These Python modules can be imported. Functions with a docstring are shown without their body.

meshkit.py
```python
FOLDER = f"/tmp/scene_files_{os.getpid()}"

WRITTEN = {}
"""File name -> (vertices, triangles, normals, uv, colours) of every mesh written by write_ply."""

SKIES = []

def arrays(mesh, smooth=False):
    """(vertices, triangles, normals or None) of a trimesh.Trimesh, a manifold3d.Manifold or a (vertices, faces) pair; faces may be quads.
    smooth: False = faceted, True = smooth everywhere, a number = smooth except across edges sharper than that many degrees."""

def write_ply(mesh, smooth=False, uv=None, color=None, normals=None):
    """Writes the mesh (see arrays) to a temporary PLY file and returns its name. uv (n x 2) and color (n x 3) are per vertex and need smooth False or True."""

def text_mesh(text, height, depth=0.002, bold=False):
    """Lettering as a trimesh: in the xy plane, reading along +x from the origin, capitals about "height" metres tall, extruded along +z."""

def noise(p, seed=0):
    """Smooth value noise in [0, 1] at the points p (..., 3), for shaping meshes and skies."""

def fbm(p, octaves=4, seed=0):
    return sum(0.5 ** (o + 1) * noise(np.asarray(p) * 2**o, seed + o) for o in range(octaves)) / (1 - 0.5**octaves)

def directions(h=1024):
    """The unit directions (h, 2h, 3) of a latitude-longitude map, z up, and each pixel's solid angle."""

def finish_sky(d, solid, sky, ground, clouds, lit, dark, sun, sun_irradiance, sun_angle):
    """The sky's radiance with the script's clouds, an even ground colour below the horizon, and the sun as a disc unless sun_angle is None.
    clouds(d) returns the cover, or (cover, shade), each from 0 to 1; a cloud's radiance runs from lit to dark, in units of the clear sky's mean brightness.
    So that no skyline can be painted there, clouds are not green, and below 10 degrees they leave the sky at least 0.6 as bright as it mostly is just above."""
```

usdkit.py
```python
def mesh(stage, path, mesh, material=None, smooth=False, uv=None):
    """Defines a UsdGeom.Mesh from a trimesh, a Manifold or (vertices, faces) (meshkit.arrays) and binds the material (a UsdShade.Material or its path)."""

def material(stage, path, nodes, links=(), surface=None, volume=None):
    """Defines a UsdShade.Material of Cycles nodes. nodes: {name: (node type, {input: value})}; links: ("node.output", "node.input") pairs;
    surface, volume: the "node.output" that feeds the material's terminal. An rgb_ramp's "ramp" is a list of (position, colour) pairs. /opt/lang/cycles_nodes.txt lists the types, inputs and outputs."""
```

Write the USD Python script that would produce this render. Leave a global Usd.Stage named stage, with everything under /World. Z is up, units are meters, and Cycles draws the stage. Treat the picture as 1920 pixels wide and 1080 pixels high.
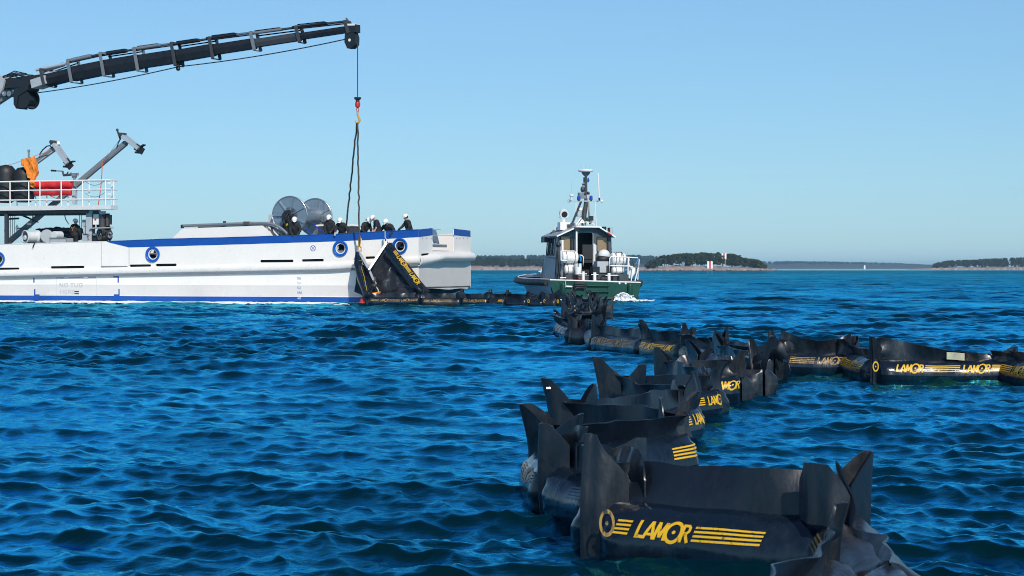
import math, random
import numpy as np, trimesh, manifold3d as m3, shapely
from shapely.geometry import Polygon, LineString, Point
from shapely import affinity
import usdkit, meshkit
from pxr import Usd, UsdGeom, UsdLux, UsdShade, Gf, Sdf

# ------------------------------------------------------------------ camera, sky, sun, exposure
stage = Usd.Stage.CreateInMemory()
UsdGeom.SetStageUpAxis(stage, 'Z')
UsdGeom.Xform.Define(stage, '/World')
F, CX, HY, CH = 3600.0, 960.0, 503.0, 1.8          # focal length in photo pixels, principal column, horizon row, eye height
cam = UsdGeom.Camera.Define(stage, '/World/camera')
cam.CreateHorizontalApertureAttr(36.0); cam.CreateVerticalApertureAttr(20.25)
cam.CreateFocalLengthAttr(36.0 * F / 1920)
cam.CreateVerticalApertureOffsetAttr(-(540 - HY) * 36.0 / 1920)
cam.CreateFStopAttr(13.0); cam.CreateFocusDistanceAttr(62.0)
cam.CreateClippingRangeAttr(Gf.Vec2f(0.1, 100000))
cam.CreateExposureAttr(-0.03)
cam.AddTranslateOp().Set(Gf.Vec3d(0, 0, CH)); cam.AddRotateXOp().Set(90.0)
SUN_EL, SUN_AZ = math.radians(37), math.atan2(0.30, -0.954)
sd = np.array([math.sin(SUN_AZ) * math.cos(SUN_EL), math.cos(SUN_AZ) * math.cos(SUN_EL), math.sin(SUN_EL)])
sun = UsdLux.DistantLight.Define(stage, '/World/sun')
sun.CreateIntensityAttr(1.1); sun.CreateAngleAttr(0.5); sun.CreateColorAttr(Gf.Vec3f(1.0, 0.93, 0.83))
sun.GetPrim().CreateAttribute('inputs:normalize', Sdf.ValueTypeNames.Bool).Set(True)
sun.AddRotateZOp().Set(math.degrees(math.pi - SUN_AZ) ); sun.AddRotateXOp().Set(90 - math.degrees(SUN_EL))
sky = UsdLux.DomeLight.Define(stage, '/World/sky')
skym = usdkit.material(stage, '/World/Looks/sky_air', {
    'tc': ('texture_coordinate', {}),
    'mp': ('mapping', {'scale': (1.0, 1.0, 7.0)}),
    'nz': ('noise_texture', {'scale': 2.2, 'detail': 5.0, 'roughness': 0.55}),
    'cr': ('rgb_ramp', {'ramp': [(0.0, (.5, .5, .5)), (0.50, (.5, .5, .5)), (0.8, (.58, .58, .58)), (1.0, (.6, .6, .6))]}),
    'sk': ('sky_texture', {'sky_type': 'single_scattering', 'sun_disc': False, 'sun_elevation': SUN_EL, 'sun_rotation': SUN_AZ, 'air_density': 0.9, 'aerosol_density': 0.2, 'ozone_density': 3.0}),
    'sz': ('separate_xyz', {}), 'lo': ('map_range', {'from_min': 0.02, 'from_max': 0.40, 'to_min': 1.0, 'to_max': 0.0, 'clamp': True}), 'vf': ('math', {'math_type': 'multiply'}),
    'mx': ('mix_color', {'b': (1.9, 4.25, 6.15), 'use_clamp': False}), 'tn': ('mix_color', {'blend_type': 'multiply', 'fac': 1.0, 'b': (0.775, 0.945, 1.07), 'use_clamp': False}),
    'bg': ('background_shader', {'strength': 0.115})},
    [('tc.generated', 'mp.vector'), ('mp.vector', 'nz.vector'), ('nz.fac', 'cr.fac'), ('cr.color', 'vf.value1'), ('tc.generated', 'sz.vector'), ('sz.z', 'lo.value'), ('lo.result', 'vf.value2'), ('vf.value', 'mx.fac'), ('sk.color', 'tn.a'), ('tn.result', 'mx.a'), ('mx.result', 'bg.color')], surface='bg.background')
UsdShade.MaterialBindingAPI.Apply(sky.GetPrim()).Bind(skym)
sky.GetPrim().SetCustomDataByKey('kind', 'structure')

# ------------------------------------------------------------------ helpers
rng = np.random.default_rng(11)
def W(px, py, Y):                                   # photo pixel + distance -> world point
    return np.array([(px - CX) / F * Y, Y, CH - (py - HY) / F * Y])
def G(px, py):                                      # photo pixel on the water -> world x, y
    Y = F * CH / (py - HY); return np.array([(px - CX) / F * Y, Y])

class MB:
    def __init__(s): s.v, s.f, s.n = [], [], 0
    def add(s, v, f=None):
        if f is None:
            if hasattr(v, 'to_mesh'):
                m = v.to_mesh(); v, f = m.vert_properties[:, :3], m.tri_verts
            else: v, f = v.vertices, v.faces
        v = np.asarray(v, float); f = np.asarray(f, int)
        if f.shape[1] == 4: f = np.vstack([f[:, [0, 1, 2]], f[:, [0, 2, 3]]])
        s.v.append(v); s.f.append(f + s.n); s.n += len(v); return s
    def box(s, c, size, rot=None):
        m = trimesh.creation.box(size); v = np.array(m.vertices)
        if rot is not None: v = v @ np.asarray(rot).T
        return s.add(v + np.asarray(c), m.faces)
    def box2(s, a, b):
        a, b = np.minimum(a, b), np.maximum(a, b); return s.box((a + b) / 2, b - a)
    def bar(s, p, q, w, h=None, up=(0, 0, 1)):
        p, q = np.asarray(p, float), np.asarray(q, float); h = h or w
        d = q - p; L = np.linalg.norm(d); d /= L
        side = np.cross(d, up)
        if np.linalg.norm(side) < 1e-3: side = np.cross(d, (0, 1, 0.0))
        side /= np.linalg.norm(side); u = np.cross(side, d)
        return s.box((p + q) / 2, (L, w, h), np.stack([d, side, u], 1))
    def tube(s, pts, r, n=8, cap=True, flat=None):
        P = np.asarray(pts, float); m = len(P); R = np.broadcast_to(r, (m,))
        T = np.gradient(P, axis=0); T /= np.maximum(np.linalg.norm(T, axis=1, keepdims=True), 1e-9)
        ref = np.array([0, 0, 1.0]) if abs(T[:, 2]).mean() < 0.85 else np.array([1.0, 0, 0])
        A = np.cross(T, ref); A /= np.maximum(np.linalg.norm(A, axis=1, keepdims=True), 1e-9); B = np.cross(A, T)
        a = np.arange(n) / n * 2 * math.pi
        k = flat or 1.0
        V = P[:, None] + R[:, None, None] * (np.cos(a)[None, :, None] * A[:, None] + k * np.sin(a)[None, :, None] * B[:, None])
        V = V.reshape(-1, 3); f = []
        for i in range(m - 1):
            for j in range(n):
                f.append((i * n + j, (i + 1) * n + j, (i + 1) * n + (j + 1) % n, i * n + (j + 1) % n))
        f = np.array(f); f = np.vstack([f[:, [0, 1, 2]], f[:, [0, 2, 3]]])
        if cap:
            V = np.vstack([V, P[0], P[-1]]); c0, c1 = m * n, m * n + 1
            f = np.vstack([f, [(c0, j, (j + 1) % n) for j in range(n)], [(c1, (m - 1) * n + (j + 1) % n, (m - 1) * n + j) for j in range(n)]])
        return s.add(V, f)
    def cyl(s, p, q, r, r2=None, n=16):
        return s.tube([p, q], [r, r if r2 is None else r2], n)
    def sph(s, c, r, sc=(1, 1, 1), k=2, rot=None):
        m = trimesh.creation.icosphere(k, 1.0); v = np.array(m.vertices) * r * np.asarray(sc)
        if rot is not None: v = v @ np.asarray(rot).T
        return s.add(v + np.asarray(c), m.faces)
    def poly(s, pts, fn, d0, d1):                   # polygon (u, v) extruded from depth d0 to d1, fn(u, v, d) -> point
        g = pts if hasattr(pts, 'geom_type') else Polygon(pts)
        for q in getattr(g, 'geoms', [g]):
            m = trimesh.creation.extrude_polygon(q, 1.0, engine='earcut'); v = np.array(m.vertices)
            s.add(np.array([fn(a, b, d0 + c * (d1 - d0)) for a, b, c in v]), m.faces)
        return s
    def lathe(s, prof, c, axis, n=28):              # (radius, height) profile about the axis
        ax = np.asarray(axis, float); ax /= np.linalg.norm(ax)
        A = np.cross(ax, (0, 0, 1) if abs(ax[2]) < .9 else (1, 0, 0)); A /= np.linalg.norm(A); B = np.cross(ax, A)
        a = np.arange(n) / n * 2 * math.pi; ring = np.cos(a)[:, None] * A + np.sin(a)[:, None] * B
        V = np.concatenate([np.asarray(c) + r * ring + h * ax for r, h in prof]); f = []
        for i in range(len(prof) - 1):
            for j in range(n): f.append((i * n + j, i * n + (j + 1) % n, (i + 1) * n + (j + 1) % n, (i + 1) * n + j))
        return s.add(V, f)
    def grid(s, V, thick=0.0):
        V = np.asarray(V, float); m, n = V.shape[:2]
        idx = np.arange(m * n).reshape(m, n)
        q = np.stack([idx[:-1, :-1], idx[1:, :-1], idx[1:, 1:], idx[:-1, 1:]], -1).reshape(-1, 4)
        if not thick: return s.add(V.reshape(-1, 3), q)
        N = np.cross(np.gradient(V, axis=0), np.gradient(V, axis=1)); N /= np.maximum(np.linalg.norm(N, axis=-1, keepdims=True), 1e-9)
        V2 = V - N * thick; a = np.vstack([V.reshape(-1, 3), V2.reshape(-1, 3)]); o = m * n
        edge = np.concatenate([idx[0, :], idx[1:, -1], idx[-1, -2::-1], idx[-2:0:-1, 0]])
        e2 = np.roll(edge, -1)
        return s.add(a, np.vstack([q, q[:, ::-1] + o, np.stack([edge, e2, e2 + o, edge + o], 1)]))
    def out(s): return np.vstack(s.v), np.vstack(s.f)

TH, PH = math.radians(18), math.radians(16.5)
FRAMES = {None: (np.zeros(3), 0.0),
          'ship': (np.array([(785 - CX) / F * 93.9, 93.9, 0.0]), -TH),
          'boat': (np.array([*G(1117, 566.3), 0.0]), PH)}
def rotz(a): c, s = math.cos(a), math.sin(a); return np.array([[c, -s, 0], [s, c, 0], [0, 0, 1.0]])
def to_world(fr, p): o, a = FRAMES[fr]; return o + rotz(a) @ np.asarray(p, float)
def to_local(fr, p): o, a = FRAMES[fr]; return rotz(-a) @ (np.asarray(p, float) - o)
def hit(fr, px, py, axis, val):                     # where the sight line of a photo pixel meets the plane local[axis] = val
    c = to_local(fr, (0, 0, CH)); d = rotz(-FRAMES[fr][1]) @ np.array([(px - CX) / F, 1, (HY - py) / F])
    return c + d * (val - c[axis]) / d[axis]
def sp(px, py, y=0.0): return hit('ship', px, py, 1, y)
def tp(px, py, x=0.0): return hit('ship', px, py, 0, x)
def bp(px, py, y=0.0): return hit('boat', px, py, 1, y)
def b0(px, py, x=0.0): return hit('boat', px, py, 0, x)

_used = {}
def numbered(parent, name):
    k = _used.get((parent, name), 0); _used[(parent, name)] = k + 1
    return f'{parent}/{name}' if k == 0 else f'{parent}/{name}_{k:03d}'
def keys(prim, label=None, cat=None, group=None, kind=None):
    for k, v in (('label', label), ('category', cat), ('group', group), ('kind', kind)):
        if v: prim.SetCustomDataByKey(k, v)
class Node:
    """A thing (an Xform under /World), with its frame and base; part() hangs meshes given in frame coordinates under it."""
    def __init__(s, path, fr, base): s.path, s.fr, s.base = path, fr, np.asarray(base, float)
    def part(s, name, mb, mat, smooth=35, label=None, kind=None):
        if hasattr(mb, 'to_mesh') or hasattr(mb, 'faces'): mb = MB().add(mb)
        v, f = mb.out() if isinstance(mb, MB) else mb
        path = numbered(s.path, name)
        m = usdkit.mesh(stage, path, (np.asarray(v) - s.base, f), M[mat], smooth)
        keys(m.GetPrim(), label, None, None, kind)
        return Node(path, s.fr, s.base)
    def each(s, name, mb, mat, smooth=35):           # every piece of the collection becomes a part of its own
        for v, f in zip(mb.v, mb.f): s.part(name, (v, f - f.min()), mat, smooth)
def thing(name, label, cat, fr=None, base=(0, 0, 0), group=None, kind=None):
    path = numbered('/World', name); x = UsdGeom.Xform.Define(stage, path)
    w = to_world(fr, base); x.AddTranslateOp().Set(Gf.Vec3d(*map(float, w)))
    if FRAMES[fr][1]: x.AddRotateZOp().Set(math.degrees(FRAMES[fr][1]))
    keys(x.GetPrim(), label, cat, group, kind); return Node(path, fr, base)
def single(name, mb, mat, smooth=35, **kw):         # a top-level thing or piece of the setting that is one mesh in world coordinates
    v, f = mb.out() if isinstance(mb, MB) else mb
    m = usdkit.mesh(stage, numbered('/World', name), (v, f), M[mat], smooth); keys(m.GetPrim(), **kw); return m

# ------------------------------------------------------------------ materials
M = {}
def paint(name, col, rough=0.45, metal=0.0, var=0.15, scale=3.0, dirt=None, dirt_amt=0.0, bump=0.0, bscale=60.0, spec=0.5, coat=0.0, stretch=(1, 1, 1)):
    d = dirt or tuple(c * 0.55 for c in col)
    nodes = {'g': ('geometry', {}), 'mp': ('mapping', {'scale': stretch}), 'n1': ('noise_texture', {'scale': scale, 'detail': 6.0, 'roughness': 0.6}),
             'n2': ('noise_texture', {'scale': scale * 7.3, 'detail': 4.0, 'roughness': 0.65}),
             'r1': ('rgb_ramp', {'ramp': [(0.25, tuple(c * (1 - var) for c in col)), (0.75, tuple(min(1, c * (1 + var * .6)) for c in col))]}),
             'r2': ('rgb_ramp', {'ramp': [(0.0, (0, 0, 0)), (0.56, (0, 0, 0)), (0.72, (dirt_amt,) * 3)]}),
             'mx': ('mix_color', {'b': d}), 'rr': ('map_range', {'from_min': .3, 'from_max': .7, 'to_min': rough * .85, 'to_max': min(1, rough * 1.2)}),
             'p': ('principled_bsdf', {'metallic': metal, 'specular_ior_level': spec, 'coat_weight': coat})}
    links = [('g.position', 'mp.vector'), ('mp.vector', 'n1.vector'), ('mp.vector', 'n2.vector'), ('n1.fac', 'r1.fac'), ('n2.fac', 'r2.fac'), ('r2.color', 'mx.fac'),
             ('r1.color', 'mx.a'), ('mx.result', 'p.base_color'), ('n1.fac', 'rr.value'), ('rr.result', 'p.roughness')]
    if bump:
        nodes['b'] = ('bump', {'strength': bump, 'distance': 0.01}); nodes['n3'] = ('noise_texture', {'scale': bscale, 'detail': 3.0})
        links += [('mp.vector', 'n3.vector'), ('n3.fac', 'b.height'), ('b.normal', 'p.normal')]
    M[name] = usdkit.material(stage, '/World/Looks/' + name, nodes, links, surface='p.BSDF')
paint('hull_white', (.82, .775, .725), .42, var=.04, scale=.9, dirt=(.55, .50, .44), dirt_amt=.22, bump=.25, bscale=2.2)
paint('hull_pale_grey', (.63, .605, .575), .45, var=.05, scale=1.2, dirt=(.42, .36, .28), dirt_amt=.3, bump=.2, bscale=2.2)
paint('hull_blue', (.003, .070, .34), .42, var=.12, scale=1.4, dirt=(.06, .14, .36), dirt_amt=.25)
paint('hull_dark', (.07, .075, .08), .5, var=.2)
paint('fairlead_blue', (.003, .09, .42), .28, var=.1)
paint('strake_white', (.78, .745, .70), .45, var=.06, scale=2.0, dirt=(.25, .25, .26), dirt_amt=.5)
paint('deck_grey', (.16, .18, .19), .7, var=.2)
paint('white_paint', (.80, .775, .74), .4, var=.05, dirt=(.45, .38, .3), dirt_amt=.3)
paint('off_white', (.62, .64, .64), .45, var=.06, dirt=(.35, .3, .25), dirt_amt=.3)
paint('light_grey', (.40, .43, .46), .45, var=.08, dirt=(.2, .18, .16), dirt_amt=.4)
paint('mid_grey', (.17, .19, .215), .45, var=.12, dirt=(.1, .09, .08), dirt_amt=.4)
paint('dark_grey', (.045, .05, .058), .45, var=.2, dirt=(.09, .07, .055), dirt_amt=.5)
paint('black_steel', (.012, .014, .018), .38, var=.3, dirt=(.05, .035, .025), dirt_amt=.6, scale=2.5)
paint('black_rubber', (.012, .013, .015), .55, var=.25, dirt=(.05, .05, .05), dirt_amt=.3, bump=.2, bscale=25)
paint('rusty_steel', (.10, .075, .06), .6, var=.4, dirt=(.16, .07, .03), dirt_amt=.7)
paint('galvanised', (.33, .38, .42), .38, metal=.75, var=.12, scale=4, dirt=(.2, .22, .25), dirt_amt=.5)
paint('bare_steel', (.45, .46, .47), .3, metal=.9, var=.15)
paint('aluminium', (.50, .53, .56), .42, metal=.35, var=.08, dirt=(.4, .4, .4), dirt_amt=.4)
paint('red_paint', (.52, .022, .018), .4, var=.15)
paint('red_fabric', (.62, .02, .025), .6, var=.12, bump=.3, bscale=20)
paint('orange_fabric', (.80, .22, .015), .6, var=.15, bump=.4, bscale=15)
paint('orange_strap', (.80, .12, .03), .6, var=.1)
paint('yellow_steel', (.65, .32, .02), .45, var=.2)
paint('yellow_label', (.80, .62, .03), .5, var=.05)
paint('red_label', (.70, .02, .03), .5, var=.05)
paint('cable', (.02, .03, .045), .4, var=.2)
paint('wire_rope', (.09, .08, .075), .55, var=.35, scale=30)
paint('rope_blue', (.02, .25, .55), .6, var=.2)
paint('green_paint', (.005, .052, .034), .35, var=.15, scale=2, dirt=(.02, .06, .045), dirt_amt=.4)
paint('cabin_shade_grey', (.055, .065, .078), .42, var=.06, dirt=(.1, .1, .1), dirt_amt=.25)  # darkened so the colour carries the roof shadow on the cabin wall
paint('cabin_pale', (.27, .30, .335), .4, var=.06, dirt=(.25, .25, .25), dirt_amt=.25)
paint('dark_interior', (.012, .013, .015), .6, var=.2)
paint('skin', (.50, .27, .19), .5, var=.08)
paint('dark_cloth', (.013, .014, .017), .8, var=.3, scale=8, bump=.3, bscale=18)
paint('navy_cloth', (.012, .017, .032), .8, var=.25, scale=8, bump=.3, bscale=18)
paint('vest_cloth', (.022, .022, .025), .65, var=.3, scale=9)
paint('helmet_white', (.82, .80, .77), .25, var=.03)
paint('glove', (.02, .02, .022), .7, var=.3)
paint('pale_glove', (.35, .36, .35), .7, var=.3)
paint('boat_blue', (.01, .05, .35), .3, var=.1)
paint('flag_white', (.75, .76, .78), .7, var=.04)
paint('daymark_white', (.80, .81, .82), .5, var=.03)
paint('daymark_red', (.66, .055, .035), .5, var=.08)
paint('rock', (.30, .225, .19), .8, var=.5, scale=.22, dirt=(.46, .39, .33), dirt_amt=.6)
paint('soil', (.045, .05, .03), .9, var=.3, scale=.1)
paint('bark', (.12, .075, .05), .9, var=.3)
paint('flake', (.80, .82, .85), .75, var=.03)
paint('weathered_card', (.42, .42, .30), .7, var=.25, scale=18, dirt=(.2, .2, .14), dirt_amt=.7)
paint('tan_curtain', (.50, .34, .22), .9, var=.35, scale=30, dirt=(.62, .5, .36), dirt_amt=.6)
def foliage(name, a, b):
    M[name] = usdkit.material(stage, '/World/Looks/' + name, {
        'g': ('geometry', {}), 'n': ('noise_texture', {'scale': .22, 'detail': 3.0}), 'r': ('rgb_ramp', {'ramp': [(.3, a), (.7, b)]}),
        'p': ('principled_bsdf', {'roughness': .75, 'specular_ior_level': .2}), 't': ('translucent_bsdf', {}), 'm': ('mix_closure', {'fac': .2})},
        [('g.position', 'n.vector'), ('n.fac', 'r.fac'), ('r.color', 'p.base_color'), ('r.color', 't.color'), ('p.BSDF', 'm.closure1'), ('t.BSDF', 'm.closure2')], surface='m.closure')
foliage('pine', (.022, .036, .012), (.058, .070, .024)); foliage('birch', (.055, .06, .028), (.10, .10, .05)); foliage('spruce', (.022, .036, .018), (.045, .06, .028))
M['pane'] = usdkit.material(stage, '/World/Looks/pane', {'fr': ('fresnel', {'IOR': 1.5}), 't': ('transparent_bsdf', {'color': (.88, .88, .86)}), 'gl': ('glossy_bsdf', {'roughness': .02, 'color': (1, 1, 1)}), 'm': ('mix_closure', {})},
    [('fr.fac', 'm.fac'), ('t.BSDF', 'm.closure1'), ('gl.BSDF', 'm.closure2')], surface='m.closure') if True else None
# boom fabric: black coated cloth, greyed and browned by weather, creased
def fabric(name, base, dusty, amt, rough):
    M[name] = usdkit.material(stage, '/World/Looks/' + name, {
        'g': ('geometry', {}), 'mp': ('mapping', {'scale': (1, 1, .45)}), 'n1': ('noise_texture', {'scale': 2.2, 'detail': 6.0, 'roughness': .62}), 'n2': ('noise_texture', {'scale': 13.0, 'detail': 5.0, 'roughness': .7}),
        'm2': ('mapping', {'scale': (.8, .8, 14.0)}), 'n4': ('noise_texture', {'scale': 9.0, 'detail': 4.0}),
        'ad': ('math', {'math_type': 'multiply'}), 'r': ('rgb_ramp', {'ramp': [(.0, (0, 0, 0)), (.24, (0, 0, 0)), (.42, (amt,) * 3)]}),
        'mx': ('mix_color', {'a': base, 'b': dusty}), 'rr': ('map_range', {'from_min': .2, 'from_max': .45, 'to_min': rough, 'to_max': rough + .22}),
        'b1': ('bump', {'strength': .48, 'distance': .02}), 'n3': ('noise_texture', {'scale': 7.0, 'detail': 3.0, 'distortion': .6}),
        'p': ('principled_bsdf', {'specular_ior_level': .62})},
        [('g.position', 'mp.vector'), ('g.position', 'm2.vector'), ('m2.vector', 'n4.vector'), ('mp.vector', 'n1.vector'), ('mp.vector', 'n2.vector'), ('mp.vector', 'n3.vector'), ('n1.fac', 'ad.value1'), ('n2.fac', 'ad.value2'), ('ad.value', 'r.fac'),
         ('r.color', 'mx.fac'), ('mx.result', 'p.base_color'), ('ad.value', 'rr.value'), ('rr.result', 'p.roughness'), ('n3.fac', 'b1.height'), ('b1.normal', 'p.normal')], surface='p.BSDF')
fabric('boom_fabric', (.0040, .0092, .0175), (.012, .021, .034), .8, .17)
fabric('boom_fabric_dusty', (.009, .0125, .0175), (.042, .038, .038), .8, .30)
fabric('boom_fin', (.0040, .0070, .0125), (.0135, .018, .025), .7, .33)
fabric('boom_skirt', (.014, .015, .018), (.05, .048, .048), .6, .30)
def printed(name, col, worn):
    M[name] = usdkit.material(stage, '/World/Looks/' + name, {
        'g': ('geometry', {}), 'mp': ('mapping', {'scale': (2.5, 2.5, .6)}), 'n': ('noise_texture', {'scale': 14.0, 'detail': 5.0, 'roughness': .75}), 'r': ('rgb_ramp', {'ramp': [(max(0, worn - .06), (0, 0, 0)), (worn + .06, (1, 1, 1))]}),
        'mx': ('mix_color', {'a': (.02, .02, .022), 'b': col}), 'p': ('principled_bsdf', {'roughness': .45})},
        [('g.position', 'mp.vector'), ('mp.vector', 'n.vector'), ('n.fac', 'r.fac'), ('r.color', 'mx.fac'), ('mx.result', 'p.base_color')], surface='p.BSDF')
printed('print_yellow', (.66, .385, .010), .365)
printed('print_worn', (.36, .215, .05), .47)
printed('print_faint', (.12, .14, .17), .40)
# ------------------------------------------------------------------ water
def build_water():
    wr = np.random.default_rng(5)
    ys = [5.0]
    while ys[-1] < 620: ys.append(ys[-1] * 1.0033)
    while ys[-1] < 14000: ys.append(ys[-1] * 1.12)
    ys = np.array(ys)
    u = np.concatenate([-np.geomspace(4.0, .36, 14)[:-1], np.linspace(-.34, .34, 540), np.geomspace(.36, 4.0, 14)[1:]])
    Y, U = np.meshgrid(ys, u, indexing='ij'); X = U * Y
    dy = np.gradient(ys)[:, None] * np.ones_like(U); dx = np.gradient(u)[None, :] * Y
    Z = np.zeros_like(X); DX = np.zeros_like(X); DY = np.zeros_like(X)
    main = math.radians(250)
    for i in range(108):
        lam = 0.11 * (6.0 / 0.11) ** (i / 107)
        k = 2 * math.pi / lam
        th = main + wr.normal(0, .85 if lam < .6 else .5); ph = wr.uniform(0, 2 * math.pi)
        cx, cy = math.cos(th), math.sin(th)
        steep = 0.050 * (1.0 if lam < .45 else (.45 / lam) ** .62)
        a = steep / k * wr.uniform(.5, 1.5)
        samp = np.abs(cx) * dx + np.abs(cy) * dy
        att = np.clip((lam / samp - 2.0) / 1.8, 0, 1)
        # slow gust patches
        p = k * (cx * X + cy * Y) + ph
        Z += att * a * np.cos(p); q = att * a * np.sin(p) * 1.0; DX -= cx * q; DY -= cy * q
    gust = .30 + 1.4 * meshkit.fbm(np.stack([X / 7, Y / 13, 0 * X], -1), 4, 3)
    calm = np.clip((Y - 5) / 3, 0, 1)
    calm *= 1 + .75 * np.clip((Y - 18) / 70, 0, 1); slick = np.exp(-((Y - 94.0 - .8 * np.sin(X * .27) - .04 * X) / 1.5) ** 2) * np.clip((X - 5) / 4, 0, 1); calm *= 1 - .85 * slick
    Z *= gust * calm; DX *= gust * calm; DY *= gust * calm
    V = np.stack([X + DX, Y + DY, Z], -1)
    mb = MB(); mb.grid(V[:, ::-1])
    Vn = V[0]; back = np.stack([Vn * [6, 0, 0] + [0, -300, 0], Vn]); mb.grid(back[:, ::-1])
    return mb
M['sea'] = usdkit.material(stage, '/World/Looks/sea', {
    'g': ('geometry', {}), 'mp': ('mapping', {'scale': (1.0, 1.7, 1.0)}), 'n1': ('noise_texture', {'scale': 7.0, 'detail': 5.0, 'roughness': .62, 'distortion': .5}), 'n2': ('noise_texture', {'scale': .55, 'detail': 9.0, 'roughness': .66, 'distortion': .3}),
    'sx': ('separate_xyz', {}), 'far': ('map_range', {'from_min': 25.0, 'from_max': 130.0, 'to_min': 0.0, 'to_max': 1.0, 'clamp': True}),
    'calm': ('map_range', {'from_min': 1250.0, 'from_max': 1700.0, 'to_min': 1.0, 'to_max': .06, 'clamp': True}),
    'bs': ('math', {'math_type': 'multiply', 'value2': .3}),
    'b1': ('bump', {'strength': .3, 'distance': .03}), 'b2': ('bump', {'distance': .42}),
    'ps': ('noise_texture', {'scale': .035, 'detail': 3.0}), 'dr': ('rgb_ramp', {'ramp': [(.35, (.0004, .0105, .0165)), (.65, (.0006, .0145, .0225))]}),
    'fr': ('fresnel', {'IOR': 1.34}), 'd': ('diffuse_bsdf', {}), 'gl': ('glossy_bsdf', {'roughness': .04}), 'gc': ('mix_color', {'a': (.075, .625, .90), 'b': (.86, .93, .97)}), 'fs': ('map_range', {'from_min': 1560.0, 'from_max': 1780.0, 'clamp': True}), 'mxr': ('math', {'math_type': 'maximum'}), 'fm': ('map_range', {'from_min': .03, 'from_max': .46, 'to_min': 0.0, 'to_max': 1.0, 'clamp': True}), 'rs': ('map_range', {'from_min': 25.0, 'from_max': 260.0, 'to_min': 1.0, 'to_max': 0.52, 'clamp': True}), 'ml': ('math', {'math_type': 'multiply'}), 'gp': ('mapping', {'scale': (.16, .035, 0.0)}), 'gn': ('noise_texture', {'scale': 1.0, 'detail': 7.0, 'roughness': .72}), 'gr': ('map_range', {'from_min': .3, 'from_max': .7, 'to_min': .45, 'to_max': 1.45, 'clamp': True}), 'm2': ('math', {'math_type': 'multiply'}), 'm': ('mix_closure', {})},
    [('g.position', 'mp.vector'), ('mp.vector', 'n1.vector'), ('mp.vector', 'n2.vector'), ('g.position', 'sx.vector'), ('sx.y', 'far.value'), ('sx.y', 'calm.value'), ('far.result', 'bs.value1'), ('bs.value', 'b2.strength'),
     ('n1.fac', 'b1.height'), ('b1.normal', 'b2.normal'), ('n2.fac', 'b2.height'), ('b2.normal', 'fr.normal'), ('b2.normal', 'gl.normal'), ('g.position', 'ps.vector'), ('ps.fac', 'dr.fac'), ('dr.color', 'd.color'),
     ('fr.fac', 'fm.value'), ('fm.result', 'ml.value1'), ('sx.y', 'rs.value'), ('rs.result', 'ml.value2'), ('g.position', 'gp.vector'), ('gp.vector', 'gn.vector'), ('gn.fac', 'gr.value'), ('gr.result', 'm2.value1'), ('ml.value', 'm2.value2'), ('sx.y', 'fs.value'), ('fs.result', 'gc.fac'), ('gc.result', 'gl.color'), ('m2.value', 'mxr.value1'), ('fs.result', 'mxr.value2'), ('mxr.value', 'm.fac'), ('d.BSDF', 'm.closure1'), ('gl.BSDF', 'm.closure2')], surface='m.closure')
single('water', build_water(), 'sea', True, kind='structure')

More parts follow.
